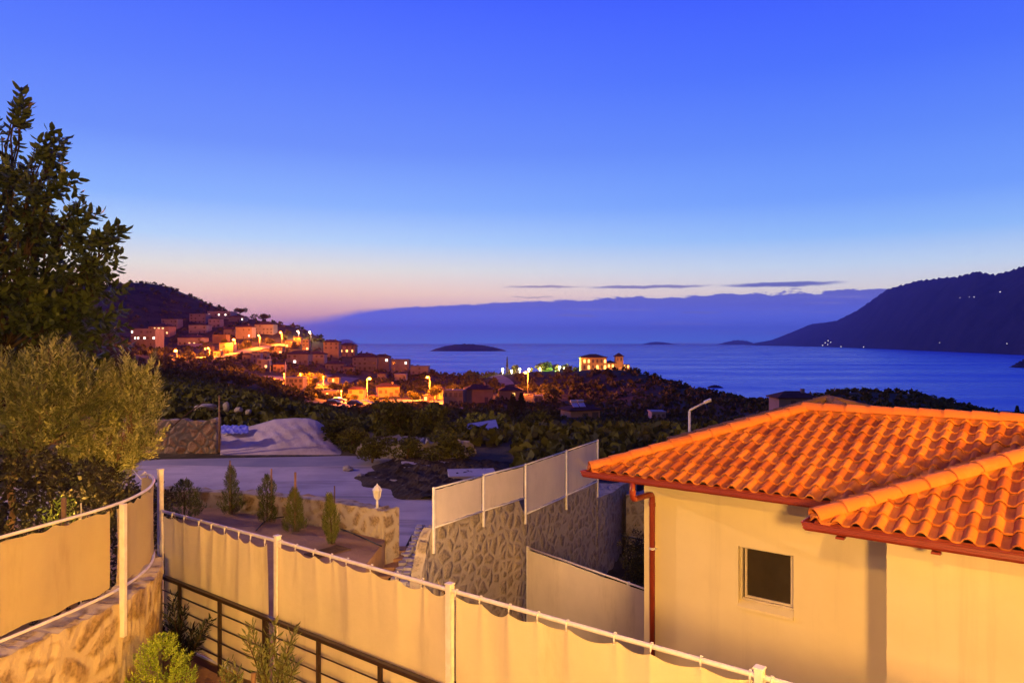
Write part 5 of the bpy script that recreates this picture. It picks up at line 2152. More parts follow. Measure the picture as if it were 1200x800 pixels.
def far_house(label, x0, x1, yt, yb_, wall='grey', roof='hip', lit=None, Y=None, yaw=0.0, cols=None, floors=None, litmat='lit_warm', name='house', cat='house', balcony=False, group='houses of the hillside town'):
    pm = (x0 + x1) / 2
    base = P(pm, yb_, Y) if Y else hit(pm, yb_, 60)
    Yb = base.y
    wdt = (x1 - x0) / F * Yb
    h = (yb_ - yt) / F * Yb
    dp_ = max(wdt * .75, 5.0)
    t = thing(name, label, cat, tuple(base), group)
    ex = Vector((math.cos(yaw), math.sin(yaw), 0))
    ny = Vector((-math.sin(yaw), math.cos(yaw), 0))
    hr = min(h * .30, wdt * .16) if roof == 'hip' else .35
    wh = h - hr
    cen = base + ny * (dp_ / 2)
    b = MB()
    b.box(cen + UP * ((wh - 5) / 2), ex * (wdt / 2), ny * (dp_ / 2), UP * ((wh + 5) / 2))
    b.build('wall', WALLS[wall], t)
    b = MB()
    oh = .5 if roof == 'hip' else .15
    A_ = [cen + ex * (sx * (wdt / 2 + oh)) + ny * (sy * (dp_ / 2 + oh)) + UP * (wh + .02) for sx, sy in ((-1, -1), (1, -1), (1, 1), (-1, 1))]
    if roof == 'hip':
        rl_ = max(0.1, wdt / 2 - dp_ / 2 * .8)
        r0, r1 = cen - ex * rl_ + UP * (wh + hr), cen + ex * rl_ + UP * (wh + hr)
        lo = [p - UP * .22 for p in A_]
        b.quad(A_[0], A_[1], r1, r0)
        b.quad(A_[2], A_[3], r0, r1)
        b.quad(A_[1], A_[2], r1)
        b.quad(A_[3], A_[0], r0)
        for i in range(4):
            b.quad(lo[i], lo[(i + 1) % 4], A_[(i + 1) % 4], A_[i])
        b.quad(*lo[::-1])
    else:
        b.box(cen + UP * (wh + .18), ex * (wdt / 2 + oh), ny * (dp_ / 2 + oh), UP * .17)
    rf_ = b.build('roof', M['roof_far'] if roof == 'hip' else WALLS[wall], t)
    if roof == 'hip' and wdt > 7:
        b = MB()
        b.box(cen + ex * (wdt * .22) + ny * (-dp_ * .12) + UP * (wh + hr * .75), ex * .35, ny * .35, UP * .8)
        b.build('chimney', WALLS[wall], rf_)
    fl = floors or max(1, int(round(wh / 3.2)))
    nc = cols or max(2, int(round(wdt / 3.4)))
    lit = lit or []
    idx = 0
    fh = wh / fl
    for f_ in range(fl):
        for c_ in range(nc):
            xw = (-.5 + (c_ + .5) / nc) * wdt
            ww, hh = min(.62, wdt / nc * .3), min(.75, fh * .28)
            isl = idx in lit
            door = (f_ == 0 and c_ == nc // 2 and not isl)
            if not isl and not door and wdt > 6 and rng.random() < .3:
                idx += 1
                continue
            ww *= rng.uniform(.75, 1.3)
            b = MB()
            zc_ = (f_ + .52) * fh if not door else hh * 1.35
            b.box(base + ex * xw - ny * .03 + UP * zc_, ex * ww, ny * .06, UP * (hh if not door else hh * 1.3))
            fr_ = b.build('door' if door else 'window', M['dark_win'] if not isl else M[litmat], t)
            idx += 1
    if balcony:
        for f_ in range(1, fl):
            b = MB()
            b.box(base - ny * .7 + UP * (f_ * fh), ex * (wdt * .42), ny * .7, UP * .12)
            b.box(base - ny * 1.38 + UP * (f_ * fh + .5), ex * (wdt * .42), ny * .04, UP * .45)
            b.build('balcony', WALLS[wall], t)
    KEEP.append((cen.x, cen.y, max(wdt, dp_) * .62))
    KEEP.append((base.x, base.y - dp_ * .7, wdt * .5))
    return t, base, wdt, h, ex, ny


far_house('broad grey apartment block with dotted lit windows at the hill foot', 153, 182, 385, 407, 'grey', 'flat', [9, 10, 12, 15, 16], cols=8, floors=3, litmat='lit_white', balcony=True)
far_house('house with the warmest lit facade beside the grey apartment block', 174, 198, 379, 393, 'pink', 'hip', [1, 2, 3, 4, 6, 7, 8], cols=5, floors=2, litmat='lit_warm')
far_house('small grey house above the warm lit facade', 189, 208, 374, 384, 'grey', 'flat', [])
far_house('grey house high on the slope left of the white lit villa', 222, 241, 368, 379, 'grey', 'flat', [])
far_house('boxy grey house just below the highest grey house', 221, 242, 381, 391, 'lilac', 'flat', [])
far_house('pale house with pinkish windows above the bluish terrace', 208, 236, 392, 405, 'lilac', 'hip', [2, 3], cols=5, balcony=True)
far_house('highest villa with a row of white lit windows under the ridge', 243, 270, 365, 373, 'lilac', 'flat', [0, 3, 5], cols=7, floors=1, litmat='lit_white')
far_house('dim lilac house under the white lit villa', 244, 258, 374, 384, 'lilac', 'flat', [])
far_house('dim grey house right of the white lit villa on the ridge', 268, 286, 369, 377, 'grey', 'hip', [3], floors=1, litmat='lit_white')
far_house('grey block in the middle of the slope with one bright white window', 276, 295, 380, 397, 'grey', 'hip', [2], cols=3, floors=2, litmat='lit_white')
far_house('house with an orange lit window behind the lower road lamps', 249, 265, 392, 402, 'brown', 'flat', [3], cols=4, litmat='lit_amber')
far_house('terraced house glowing orange beside the brightest street lamp', 257, 273, 402, 414, 'cream', 'flat', [0], cols=4)
far_house('large dim house right of the white window under the ridge trees', 298, 320, 377, 392, 'grey', 'hip', [])
far_house('orange lit cottage right under the hillside road', 284, 294, 414, 424, 'cream', 'hip', [], cols=2)
far_house('cream house end-on below the upper end of the lit road', 321, 331, 405, 415, 'cream', 'hip', [1], cols=2)
far_house('lilac house left of the shorter bare pole', 296, 305, 414, 426, 'lilac', 'flat', [], cols=2)
far_house('low pale house with terraces left of the shorter bare pole', 301, 315, 421, 432, 'lilac', 'flat', [1])
far_house('pinkish house between the two bare poles', 320, 333, 425, 436, 'pink', 'hip', [], cols=3)
far_house('grey house in the middle of the town with a single white lit porch', 336, 361, 411, 427, 'grey', 'hip', [1], cols=4, litmat='lit_white')
far_house('narrow cream house lit at its side above the town centre', 354, 362, 398, 411, 'cream', 'flat', [1], cols=2)
far_house('long dim house right of the single white porch', 362, 380, 412, 426, 'lilac', 'hip', [], balcony=True)
far_house('red roofed house on the ridge with a pale lower floor', 379, 397, 398, 419, 'cream', 'hip', [], cols=3)
far_house('red roofed house with an orange lit top at the seaward end of the ridge', 397, 416, 402, 418, 'pink', 'hip', [3, 4, 5], cols=3, litmat='lit_amber')
far_house('domed grey house low on the slope above the orange clearing', 381, 403, 423, 434, 'grey', 'hip', [])
far_house('wide brown grey block above the tall orange street lamp', 413, 442, 414, 434, 'grey', 'hip', [], balcony=True)
far_house('tall dim house with one lit corner window facing the sea', 438, 456, 415, 435, 'grey', 'hip', [5], cols=3, floors=2, litmat='lit_white')
far_house('dark house with a lamp on its seaward end wall', 458, 479, 421, 437, 'grey', 'flat', [5], cols=3, floors=2, litmat='lit_white')
far_house('lowest and last dark house of the ridge row by the sea', 481, 502, 429, 439, 'grey', 'flat', [])
far_house('orange walled house standing right of the tall orange lamp', 443, 468, 449, 465, 'cream', 'hip', [4], cols=4, yaw=.3, litmat='lit_amber')
far_house('round orange lit house left of the tall orange lamp pole', 408, 426, 453, 470, 'cream', 'hip', [], cols=3)
far_house('orange lit flat house above the parked cars', 377, 394, 458, 467, 'cream', 'flat', [1], cols=4, litmat='lit_amber')
far_house('orange lit house behind the street lamp before the sea', 506, 519, 453, 468, 'cream', 'hip', [], cols=3)
far_house('stepped orange courtyard house left of the pink house', 519, 543, 457, 476, 'cream', 'flat', [], yaw=-.2, cols=4)
far_house('tiny orange lit hut below the courtyard house', 536, 544, 479, 488, 'cream', 'flat', [], cols=2, floors=1, Y=205)
ph_ = far_house('pink two windowed house with a brown hip roof at centre', 546, 578, 451, 472, 'pink', 'hip', [], cols=2, floors=1, yaw=.12)
far_house('orange lit house with a dark flat roof right of the pink house', 585, 612, 453, 469, 'cream', 'hip', [2], cols=4, litmat='lit_amber')
hs = far_house('pink house with white solar panels on its brown roof', 667, 705, 474, 495, 'pink', 'hip', [], Y=150, yaw=.35, cols=3, floors=1)
far_house('dim flat roofed house seen over the tiled ridge before the sea', 913, 958, 459, 482, 'grey', 'hip', [], Y=150, cols=4, floors=1)
far_house('dark little house at the right edge before the sea', 1176, 1200, 484, 496, 'brown', 'flat', [], Y=150, cols=3, floors=1)
far_house('pale dim house half hidden in the dark wood right of the solar panels', 764, 780, 482, 490, 'lilac', 'flat', [], Y=175, cols=3, floors=1)

# more of the small houses that crowd the slope
far_house('tiny cream house squeezed right of the cottage under the road', 306, 313, 412, 421, 'cream', 'hip', [], cols=2)
far_house('small lilac house above the upper end of the lit road', 334, 343, 398, 407, 'lilac', 'hip', [0], cols=2, litmat='lit_amber')
far_house('small orange lit house between ridge lamps and road', 344, 353, 394, 404, 'cream', 'hip', [], cols=2)
far_house('small dim house at the left foot of the ridge pines', 262, 275, 384, 393, 'grey', 'hip', [], cols=3)
far_house('small brown house left of the terraced orange house', 238, 248, 404, 412, 'brown', 'hip', [0], cols=2, litmat='lit_amber')
far_house('orange lit cottage at the lower left end of the road', 250, 258, 410, 418, 'cream', 'hip', [], cols=2)
far_house('broad orange lit building standing in the clearing under the town', 333, 355, 442, 456, 'cream', 'flat', [], cols=4, floors=2)
far_house('orange lit cottage at the right end of the clearing', 384, 397, 440, 449, 'cream', 'hip', [1], cols=3, litmat='lit_amber')
far_house('small dim house under the wide brown grey block', 402, 414, 428, 438, 'pink', 'hip', [], cols=2)
far_house('small dim house at the right foot of the brown grey block', 442, 452, 436, 445, 'grey', 'hip', [], cols=2)
far_house('low dim house below the dark house with the end lamp', 462, 476, 438, 446, 'lilac', 'flat', [], cols=3)
far_house('small orange roofed house right of the silver car', 429, 441, 463, 472, 'cream', 'hip', [], cols=2)
far_house('small orange house between the lamp before the sea and the courtyard', 496, 507, 462, 471, 'cream', 'hip', [0], cols=2, litmat='lit_amber')
far_house('orange lit shed among the glowing trees by the right lamp', 626, 636, 464, 472, 'cream', 'flat', [], cols=2, floors=1)

# solar panels and tanks on the pink house
t, base, wdt, h, ex, ny = hs
pn = MB()
M['panel'] = m_plain('bluish_white_panel', (0.66, 0.66, 0.76), (0.50, 0.50, 0.66), 0.3, 2.0, 0)
for k in range(2):
    c = base + ex * (-wdt * .28 + k * 1.55) + ny * 1.0 + UP * (h * .98)
    b = MB()
    b.box(c, ex * .68, ny * .5 + UP * .38, (UP * .04))
    p_ = b.build('solar_panel', M['panel'], t)
    b = MB()
    b.tube([c - ex * .7 + ny * .75 + UP * .7, c + ex * .7 + ny * .75 + UP * .7], .3, 10)
    b.build('water_tank', M['white_metal'], t)
b = MB()
b.tube([P(695.5, 520, 149), P(695.5, 493, 149)], .28, 7)
tag(b.build('support_column', M['white_metal']), 'pale column standing below the solar panel house', 'column')

# bluish pool terrace in the town
pt_ = hit(228, 407, 200)
b = MB()
b.box(pt_ + UP * 1.6, (5.0, 0, 0), (0, 2.0, 0), (0, 0, 1.3))
M['blue_wall'] = m_plain('blue_painted_wall', (0.22, 0.20, 0.75), None, 0.6, 1.0, 0)
tag(b.build('blue_awning', M['blue_wall']), 'blue walled terrace under the pale house with pinkish windows', 'terrace')

# parked cars in the orange light
def parked_car(label, px, py, col, yaw, Y=None):
    base = P(px, py, Y) if Y else hit(px, py, 60)
    base.z = tz(base.x, base.y) + .25
    t = thing('parked_car', label, 'car', tuple(base), 'cars parked under the orange lamps')
    ex = Vector((math.cos(yaw), math.sin(yaw), 0))
    ny = Vector((-math.sin(yaw), math.cos(yaw), 0))
    m = m_plain('car_paint', col, None, 0.3, 1, 0)
    b = MB()
    prof_ = [(-2.1, .35), (2.1, .35), (2.15, .75), (1.2, .95), (.6, 1.42), (-1.1, 1.45), (-1.9, 1.0), (-2.12, .9)]
    n = len(prof_)
    L0 = [base + ex * x - ny * .85 + UP * z for x, z in prof_]
    L1 = [base + ex * x + ny * .85 + UP * z for x, z in prof_]
    b.quad(*L0)
    b.quad(*L1[::-1])
    for i in range(n):
        b.quad(L0[i], L1[i], L1[(i + 1) % n], L0[(i + 1) % n])
    body = b.build('body', m, t)
    b = MB()
    for sy in (-1, 1):
        W0 = [base + ex * x + ny * (sy * .865) + UP * z for x, z in ((1.05, .98), (.55, 1.34), (-1.05, 1.37), (-1.6, 1.0))]
        b.quad(*W0)
    b.build('side_windows', M['dark_win'], body)
    for sx in (-1.35, 1.35):
        for sy in (-.8, .8):
            b = MB()
            c = base + ex * sx + ny * sy + UP * .33
            b.tube([c - ny * .1, c + ny * .1], .33, 12)
            b.build('wheel', M['hose'], t)
    KEEP.append((base.x, base.y, 3))
    return t


parked_car('white car in the sparkling row right of the flat orange house', 397, 473, (.75, .72, .68), .2)
parked_car('red car next to the white one under the low lamp', 390, 476, (.5, .05, .03), .1)
parked_car('silver car at the foot of the tall orange lamp', 428, 476, (.5, .5, .5), -.1)
parked_car('dark car left of the silver one by the tall lamp', 416, 476, (.06, .06, .07), -.2)

# ------------------------------------------------------------------ hotel on the headland
hb0 = P(707, 440.5, 405)
hot = thing('hotel', 'large floodlit hotel with a square tower on the headland', 'hotel', tuple(hb0))
px2m = 405 / F
M['hotel_wall'] = m_plain('ochre_render', (0.60, 0.44, 0.24), None, 0.9, .3, 0, spec=.1)


def hblock(x0, x1, yt, yb_, dy, dep_, roofh=0.0, part='wall', rmat='roof_far', eave=.6):
    a, c = P(x0, yb_, 405), P(x1, yt, 405)
    b = MB()
    b.abox(a.x, c.x, 405 + dy, 405 + dy + dep_, a.z - 4, c.z)
    w_ = b.build(part, M['hotel_wall'], hot)
    if roofh:
        b = MB()
        x0_, x1_, y0_, y1_ = a.x - eave, c.x + eave, 405 + dy - eave, 405 + dy + dep_ + eave
        z = c.z + .03
        ins = min(x1_ - x0_, y1_ - y0_) / 2
        cy = (y0_ + y1_) / 2
        r0, r1 = (x0_ + ins, cy, z + roofh), (x1_ - ins, cy, z + roofh)
        q = [(x0_, y0_, z), (x1_, y0_, z), (x1_, y1_, z), (x0_, y1_, z)]
        if r1[0] - r0[0] < .2:
            r0 = r1 = ((x0_ + x1_) / 2, cy, z + roofh)
        b.quad(q[0], q[1], r1, r0)
        b.quad(q[2], q[3], r0, r1)
        b.quad(q[1], q[2], r1)
        b.quad(q[3], q[0], r0)
        b.quad(*[(x, y, zz - .25) for x, y, zz in q[::-1]])
        for i in range(4):
            u_, v_ = q[i], q[(i + 1) % 4]
            b.quad((u_[0], u_[1], u_[2] - .25), (v_[0], v_[1], v_[2] - .25), v_, u_)
        b.build('roof', M[rmat], hot)


hblock(681, 711, 418.5, 441, 0, 11, 1.7)
hblock(711, 722, 425, 441, 1.5, 8, 1.2)
hblock(722, 731, 417.5, 441, 2.0, 5, 2.0)
hblock(731, 739, 427, 441, 2.5, 6, 0)
hblock(716, 738, 431, 442, -3, 5, 0)


def arch_win(px, py, w_, h_, dy, lit='lit_amber'):
    a = P(px, py, 405)
    b = MB()
    n = 8
    ring_ = [(-w_ / 2, -h_ / 2), (w_ / 2, -h_ / 2), (w_ / 2, h_ / 2 - w_ / 2)]
    for k in range(1, n):
        t_ = math.pi * k / n
        ring_.append((w_ / 2 * math.cos(t_), h_ / 2 - w_ / 2 + w_ / 2 * math.sin(t_)))
    ring_.append((-w_ / 2, h_ / 2 - w_ / 2))
    f0 = [(a.x + x, 405 + dy - .08, a.z + z) for x, z in ring_]
    f1 = [(a.x + x, 405 + dy + .05, a.z + z) for x, z in ring_]
    b.quad(*f0)
    for k in range(len(f0)):
        b.quad(f0[k], f1[k], f1[(k + 1) % len(f0)], f0[(k + 1) % len(f0)])
    b.build('window', M[lit], hot)


for k, px in enumerate((685, 690, 695, 700, 705, 709)):
    arch_win(px, 423, 1.1, 1.9, 0, 'lit_amber' if k in (0, 1, 5) else 'dark_win')
    arch_win(px, 430, 1.2, 2.2, 0, 'lit_amber' if k % 2 else 'dark_win')
    arch_win(px, 437, 1.3, 2.4, 0, 'lit_amber' if k % 3 == 1 else 'dark_win')
for px in (714, 718.5):
    arch_win(px, 428.5, 1.0, 1.6, 1.5)
for px in (724.5, 728.5):
    arch_win(px, 421, .8, 1.8, 2.0, 'dark_win')
for k, px in enumerate((718, 722, 726, 730, 734)):
    arch_win(px, 436.5, 1.1, 2.4, -3, 'lit_amber' if k % 2 == 0 else 'dark_win')
for px in (733, 737):
    arch_win(px, 429.5, .9, 1.6, 2.5)
for (px, py, dy, wt) in ((686, 438, -4, 1500), (697, 438, -4, 1700), (708, 438, -4, 1700), (714, 436, -2.5, 900), (722, 439, -7, 1300), (732, 439, -7, 1600), (726, 428, -1.5, 700), (684, 420.5, -2.0, 500)):
    p = P(px, py, 405)
    lt = point_light('floodlight', (p.x, 405 + dy, p.z), wt * 0.6, (1.0, .34, .04), .3)
    lt.parent = hot
    lt.matrix_parent_inverse = Matrix.Translation(-hot.location)
b = MB()
a, c = P(619, 437.5, 412), P(684, 437.0, 412)
b.abox(a.x, c.x, 411.5, 412.0, a.z - 3, a.z)
tag(b.build('garden_wall', M['hotel_wall']), 'long low lit terrace wall left of the floodlit hotel', 'wall')
far_house('small low orange lit annex at the right foot of the hotel', 739, 749, 437, 443, 'pink', 'flat', [0], Y=402, cols=2, floors=1)
for k in range(12):
    q = P(584 + k * 9, 440, 414)
    KEEP.append((q.x, q.y, 6))
    KEEP.append((q.x, q.y - 9, 6))
    KEEP.append((q.x, q.y - 18, 6))
    KEEP.append((q.x, q.y - 27, 6))
for dx in (-14, -7, 0, 7, 14):
    for dy in (-34, -26, -18, -10, -3, 6):
        KEEP.append((hb0.x + dx, hb0.y + dy, 6))
lt = point_light('annex_light', P(744, 438, 398), 500, (1, .25, .06), .3)

# ------------------------------------------------------------------ roads on the hillside
M['road_far'] = m_plain('pale_worn_asphalt', (0.34, 0.29, 0.26), (0.24, 0.21, 0.19), 0.9, .2, 0, spec=.1)


def hill_road(name, pxs, w_, mat='road_far', lift=.35):
    hp_ = [hit(px, py, 60) for px, py in pxs]
    sp_ = spline([(p.x, p.y) for p in hp_], 10)
    ns_ = path_normals(sp_)
    b = MB()
    prev = None
    for p, n in zip(sp_, ns_):
        row = []
        for k in range(5):
            q = p + n * (w_ * (k / 4 - .5))
            row.append(Vector((q.x, q.y, tz(q.x, q.y) + lift)))
        if prev:
            for k in range(4):
                b.quad(prev[k], row[k], row[k + 1], prev[k + 1])
        prev = row
        KEEP.append((p.x, p.y, w_ * .75))
    o = b.build(name, M[mat], smooth=True, merge=True)
    return tag(o, kind='structure')


hill_road('hillside_road', [(232, 419.5), (252, 419), (272, 415.5), (292, 411), (312, 407), (334, 403.5)], 8)
hill_road('hillside_road', [(318, 441), (340, 446), (360, 449), (385, 446), (402, 442)], 20)
hill_road('headland_road', [(577, 441), (588, 445), (596, 452)], 6)
hill_road('village_yard', [(583, 464), (597, 463), (612, 464)], 9)
hill_road('village_road', [(375, 474), (400, 475), (430, 474), (450, 471), (480, 471), (505, 470), (530, 474)], 7)

# ------------------------------------------------------------------ far lights on the mountain
def mountain_point(px, py):
    pr_ = np.interp(px, [p[0] for p in prof], [p[1] for p in prof])
    s_ = np.interp(px, [p[0] for p in shore], [p[1] for p in shore])
    Y0 = F * 70.0 / (s_ - HZ)
    Y1 = Y0 * 1.28 + 300
    zr_ = -(pr_ - HZ) / F * Y1
    for u in np.linspace(0, 1, 200):
        Y = Y0 + (Y1 - Y0) * u
        z = SEA - 6 + (zr_ - SEA + 6) * (u ** .85)
        if z >= -(py - HZ) / F * Y:
            return P(px, py, Y * .975)
    return P(px, py, Y1 * .975)


for k, (px, py, sz, l) in enumerate(((964, 404.5, 1.0, 'lowest lit house of the cluster at the mountain shore'), (967, 401.5, 1.0, 'left lit house of the cluster at the mountain shore'), (970.5, 399, 1.0, 'topmost lit house of the cluster at the mountain shore'),
                                     (973.5, 401, .9, 'right lit house of the cluster at the mountain shore'), (970, 403.5, .8, 'middle lit house of the cluster at the mountain shore'), (985.5, 406, .9, 'lit shore house right of the mountain cluster'),
                                     (1012, 406.5, .9, 'lone lit shore house farther along under the mountain'), (1101, 401.5, .6, 'faint lit house low on the mountain side'), (1180, 402.5, .8, 'lit house low on the mountain near the right edge'),
                                     (1172, 342, 1.1, 'bright lone light high on the mountain'), (1141.5, 348, .8, 'right light of the faint row high on the mountain'), (1136, 348, .6, 'middle light of the faint row high on the mountain'), (1125, 349, .5, 'left light of the faint row high on the mountain'))):
    p = mountain_point(px, py)
    s_ = p.y / F * sz * .8
    t = thing('lit_house', l, 'house', tuple(p), 'lit houses on the far mountain')
    b = MB()
    b.box(p + Vector((0, s_ * .6, -s_ * .1)), (s_ * .9, 0, 0), (0, s_ * .5, 0), (0, 0, s_ * .7))
    b.build('wall', WALLS['grey'], t)
    b = MB()
    b.box(p, (s_ * .6, 0, 0), (0, s_ * .06, 0), (0, 0, s_ * .4))
    b.build('window', M['lit_white'], t)
# ------------------------------------------------------------------ trees of the middle distance
def proto_tree(name, kind, mat, seed, nfaces, leaf=.05):
    r = random.Random(seed)
    t = thing(name, 'x', 'tree', (0, 0, 0))
    tr, cr = MB(), MB()
    if kind == 'conifer':
        tr.tube([(0, 0, -.15), (0, 0, .9)], .025, 6, .006)
        for k in range(nfaces):
            v = r.random() ** .8
            rr = .22 * (1 - v) ** .9 * (.35 + .65 * r.random()) * (1 + .3 * math.sin(v * 40))
            a = r.uniform(0, 6.28)
            p = Vector((math.cos(a) * rr, math.sin(a) * rr, .08 + v * .92))
            d = Vector((math.cos(a), math.sin(a), -.2)).normalized()
            sd = d.cross(rv(r)).normalized()
            cr.leaf(p, d, sd, leaf * r.uniform(.6, 1.3), leaf * .7, r.random())
    else:
        lobes = []
        nl = 11 if kind == 'round' else 9
        for k in range(nl):
            a = r.uniform(0, 6.28)
            if kind == 'round':
                rad = r.uniform(.14, .22)
                c = Vector((math.cos(a) * r.uniform(.05, .36), math.sin(a) * r.uniform(.05, .36), r.uniform(.34, .80)))
            elif kind == 'umbrella':
                rad = r.uniform(.12, .17)
                c = Vector((math.cos(a) * r.uniform(.05, .48), math.sin(a) * r.uniform(.05, .48), r.uniform(.72, .88)))
            else:
                rad = r.uniform(.13, .2)
                c = Vector((math.cos(a) * r.uniform(.0, .42), math.sin(a) * r.uniform(.0, .42), r.uniform(.16, .74)))
            lobes.append((c, rad))
        fork = Vector((.02, 0, .30 if kind != 'umbrella' else .55))
        tr.tube(limb_path(r, (0, 0, -.15), fork, 6, .2), .038, 7, .026)
        for c, rad in lobes:
            tr.tube(limb_path(r, fork, c, 5, .3), .016, 5, .004)
        for k in range(nfaces):
            c, rad = lobes[r.randrange(nl)]
            dv = rv(r)
            p = c + Vector((dv.x, dv.y, dv.z * .8)) * (rad * (.45 + .65 * r.random() ** .6))
            d = (dv + rv(r, .8)).normalized()
            sd = d.cross(rv(r)).normalized()
            cr.leaf(p, d, sd, leaf * r.uniform(.6, 1.3), leaf * r.uniform(.5, .8), r.random())
    tr.build('trunk', M['bark'], t, smooth=True)
    cr.build('crown', mat, t)
    t.location = (0, -60, -60)
    return t


PROTO = {
    'round': [proto_tree('round_tree', 'round', M['leaf_green'], 101, 1700, .075), proto_tree('round_tree', 'round', M['leaf_green'], 102, 1700, .075)],
    'dark': [proto_tree('bushy_tree', 'bush', M['leaf_wood'], 103, 1900, .07), proto_tree('bushy_tree', 'bush', M['leaf_wood'], 104, 1900, .07)],
    'conifer': [proto_tree('conifer', 'conifer', M['leaf_wood'], 105, 1500, .06)],
    'umbrella': [proto_tree('umbrella_pine', 'umbrella', M['leaf_wood'], 106, 1800, .055)],
}
used_p = set()


def mid_tree(label, px, yt, yb_, wpx, kind='dark', Y=None, var=0, group='trees of the dark wooded slope', ymin=42):
    base = P(px, yb_, Y) if Y else hit(px, yb_, ymin)
    h = (yb_ - yt) / F * base.y
    wm = wpx / F * base.y
    pl = PROTO[kind]
    p = pl[var % len(pl)]
    if p.name not in used_p:
        used_p.add(p.name)
        t = p
    else:
        t = copy_tree(p)
    t.location = base
    nat = {'round': .86, 'dark': .95, 'conifer': .42, 'umbrella': 1.0}[kind]
    t.scale = (wm / nat, wm / nat, h)
    t.rotation_euler = (0, 0, rng.uniform(0, 6.28))
    t['label'] = label
    t['group'] = group
    t['category'] = 'tree'
    return t


mid_tree('dark bush at the right end of the gravel bank', 392, 484, 532, 62, 'dark', Y=36.5)
mid_tree('low dark bush between gravel bank and rocky bank', 415, 496, 536, 40, 'dark', Y=35, var=1)
mid_tree('large dark tree on the rocky bank below the tall orange lamp', 470, 458, 530, 66, 'dark', Y=42)
mid_tree('dark tree on the rocky bank right of the larger one', 508, 466, 530, 56, 'dark', Y=44, var=1)
mid_tree('shrubby tree hanging over the right end of the rocky bank', 536, 486, 536, 48, 'dark', Y=38)
mid_tree('dark bush growing before the left half of the rocky bank', 437, 506, 541, 50, 'dark', Y=31.8)
mid_tree('thin dark bush in front of the middle of the rocky bank', 478, 508, 540, 40, 'dark', Y=31.6, var=1)
mid_tree('dark bush covering the right end of the rocky bank', 523, 500, 543, 64, 'dark', Y=31.5)
mid_tree('widest pale green round tree in front of the pink house', 585, 474, 548, 88, 'round', Y=56)
mid_tree('pale green tree left of the widest round one', 553, 480, 538, 56, 'round', Y=60, var=1)
mid_tree('dark round tree below the solar panel house', 655, 490, 550, 72, 'dark', Y=58)
mid_tree('dark tree between widest round tree and solar panel house', 628, 474, 540, 50, 'dark', Y=70, var=1)
mid_tree('round green tree left of the unlit white lamp', 742, 488, 548, 62, 'round', Y=62)
mid_tree('smaller round green tree touching the one left of the unlit lamp', 776, 492, 546, 50, 'round', Y=64, var=1)
mid_tree('dark tree right behind the solar panel house', 716, 484, 530, 46, 'dark', Y=90)
mid_tree('dark conifer left in front of the orange lit house', 601, 461, 482, 12, 'conifer', Y=150)
mid_tree('dark conifer right in front of the orange lit house', 611, 460, 482, 12, 'conifer', Y=150)
mid_tree('tree glowing orange left under the right street lamp', 620, 448, 472, 18, 'round', Y=322, group='trees lit by the street lamps')
mid_tree('tree glowing orange right of the right street lamp', 638, 449, 470, 22, 'round', Y=318, var=1, group='trees lit by the street lamps')
mid_tree('small tree glowing orange below the right street lamp', 626, 462, 474, 16, 'dark', Y=300, group='trees lit by the street lamps')
mid_tree('tree glowing orange behind the street lamp before the sea', 511, 450, 468, 16, 'round', Y=300, var=1, group='trees lit by the street lamps')
mid_tree('tree glowing orange in the clearing under the town', 360, 434, 452, 20, 'round', Y=None, group='trees lit by the street lamps')
mid_tree('small orange tree right of the one in the clearing', 375, 436, 450, 14, 'round', Y=None, var=1, group='trees lit by the street lamps')
mid_tree('orange lit tree at the foot of the tall orange lamp', 440, 462, 474, 14, 'dark', Y=None, group='trees lit by the street lamps')
mid_tree('orange lit bush left of the round orange house', 401, 457, 470, 16, 'round', Y=None, group='trees lit by the street lamps')
mid_tree('brownish tree above the courtyard house before the dark ridge', 533, 448, 462, 12, 'round', Y=None)
mid_tree('dark tree on the skyline above the pink house', 549, 432, 443, 10, 'round', Y=440, group='trees on the headland skyline')
mid_tree('thin tall dark tree above the headland lamps', 594.3, 418, 440, 3.2, 'conifer', Y=425, group='trees on the headland skyline')
mid_tree('dark bushy tree right of the thin tall one on the headland', 602, 425, 441, 12, 'dark', Y=424, group='trees on the headland skyline')
mid_tree('dense headland tree lit green from below', 638, 421, 440, 21, 'round', Y=420, group='trees on the headland skyline')
mid_tree('dark headland tree right of the green lit one', 651, 425, 440, 15, 'dark', Y=422, var=1, group='trees on the headland skyline')
mid_tree('brownish headland tree near the brightest white lamp', 663, 424, 440, 12, 'round', Y=424, group='trees on the headland skyline')
mid_tree('low dark trees left of the hotel wall', 674, 428, 439, 12, 'dark', Y=420, group='trees on the headland skyline')
mid_tree('dark trees right below the hotel on the falling ridge', 756, 436, 449, 18, 'dark', Y=392, group='trees on the headland skyline')
mid_tree('flat topped pine on the town ridge with a lit villa below', 281, 361, 375, 16, 'umbrella', Y=735, group='pines on the town ridge')
mid_tree('wide flat topped pine farther right on the town ridge', 308, 368, 383, 20, 'umbrella', Y=715, group='pines on the town ridge')
mid_tree('dark rounded pine above the upper road lamps', 340, 378, 394, 20, 'dark', Y=690, group='pines on the town ridge')
mid_tree('dark pine clump at the seaward end of the town ridge', 357, 385, 398, 18, 'dark', Y=680, var=1, group='pines on the town ridge')
mid_tree('dark tree mass above the tiled ridge with one high branch', 1030, 461, 482, 70, 'dark', Y=205, group='trees beyond the villa roof')
mid_tree('dark tree mass farther right above the tiled ridge', 1085, 468, 490, 60, 'dark', Y=195, var=1, group='trees beyond the villa roof')
mid_tree('low dark trees between house and tree mass above the ridge', 985, 464, 484, 50, 'dark', Y=210, var=1, group='trees beyond the villa roof')
mid_tree('lowest dark trees where the wood meets the sea at right', 1125, 478, 496, 46, 'dark', Y=180, group='trees beyond the villa roof')
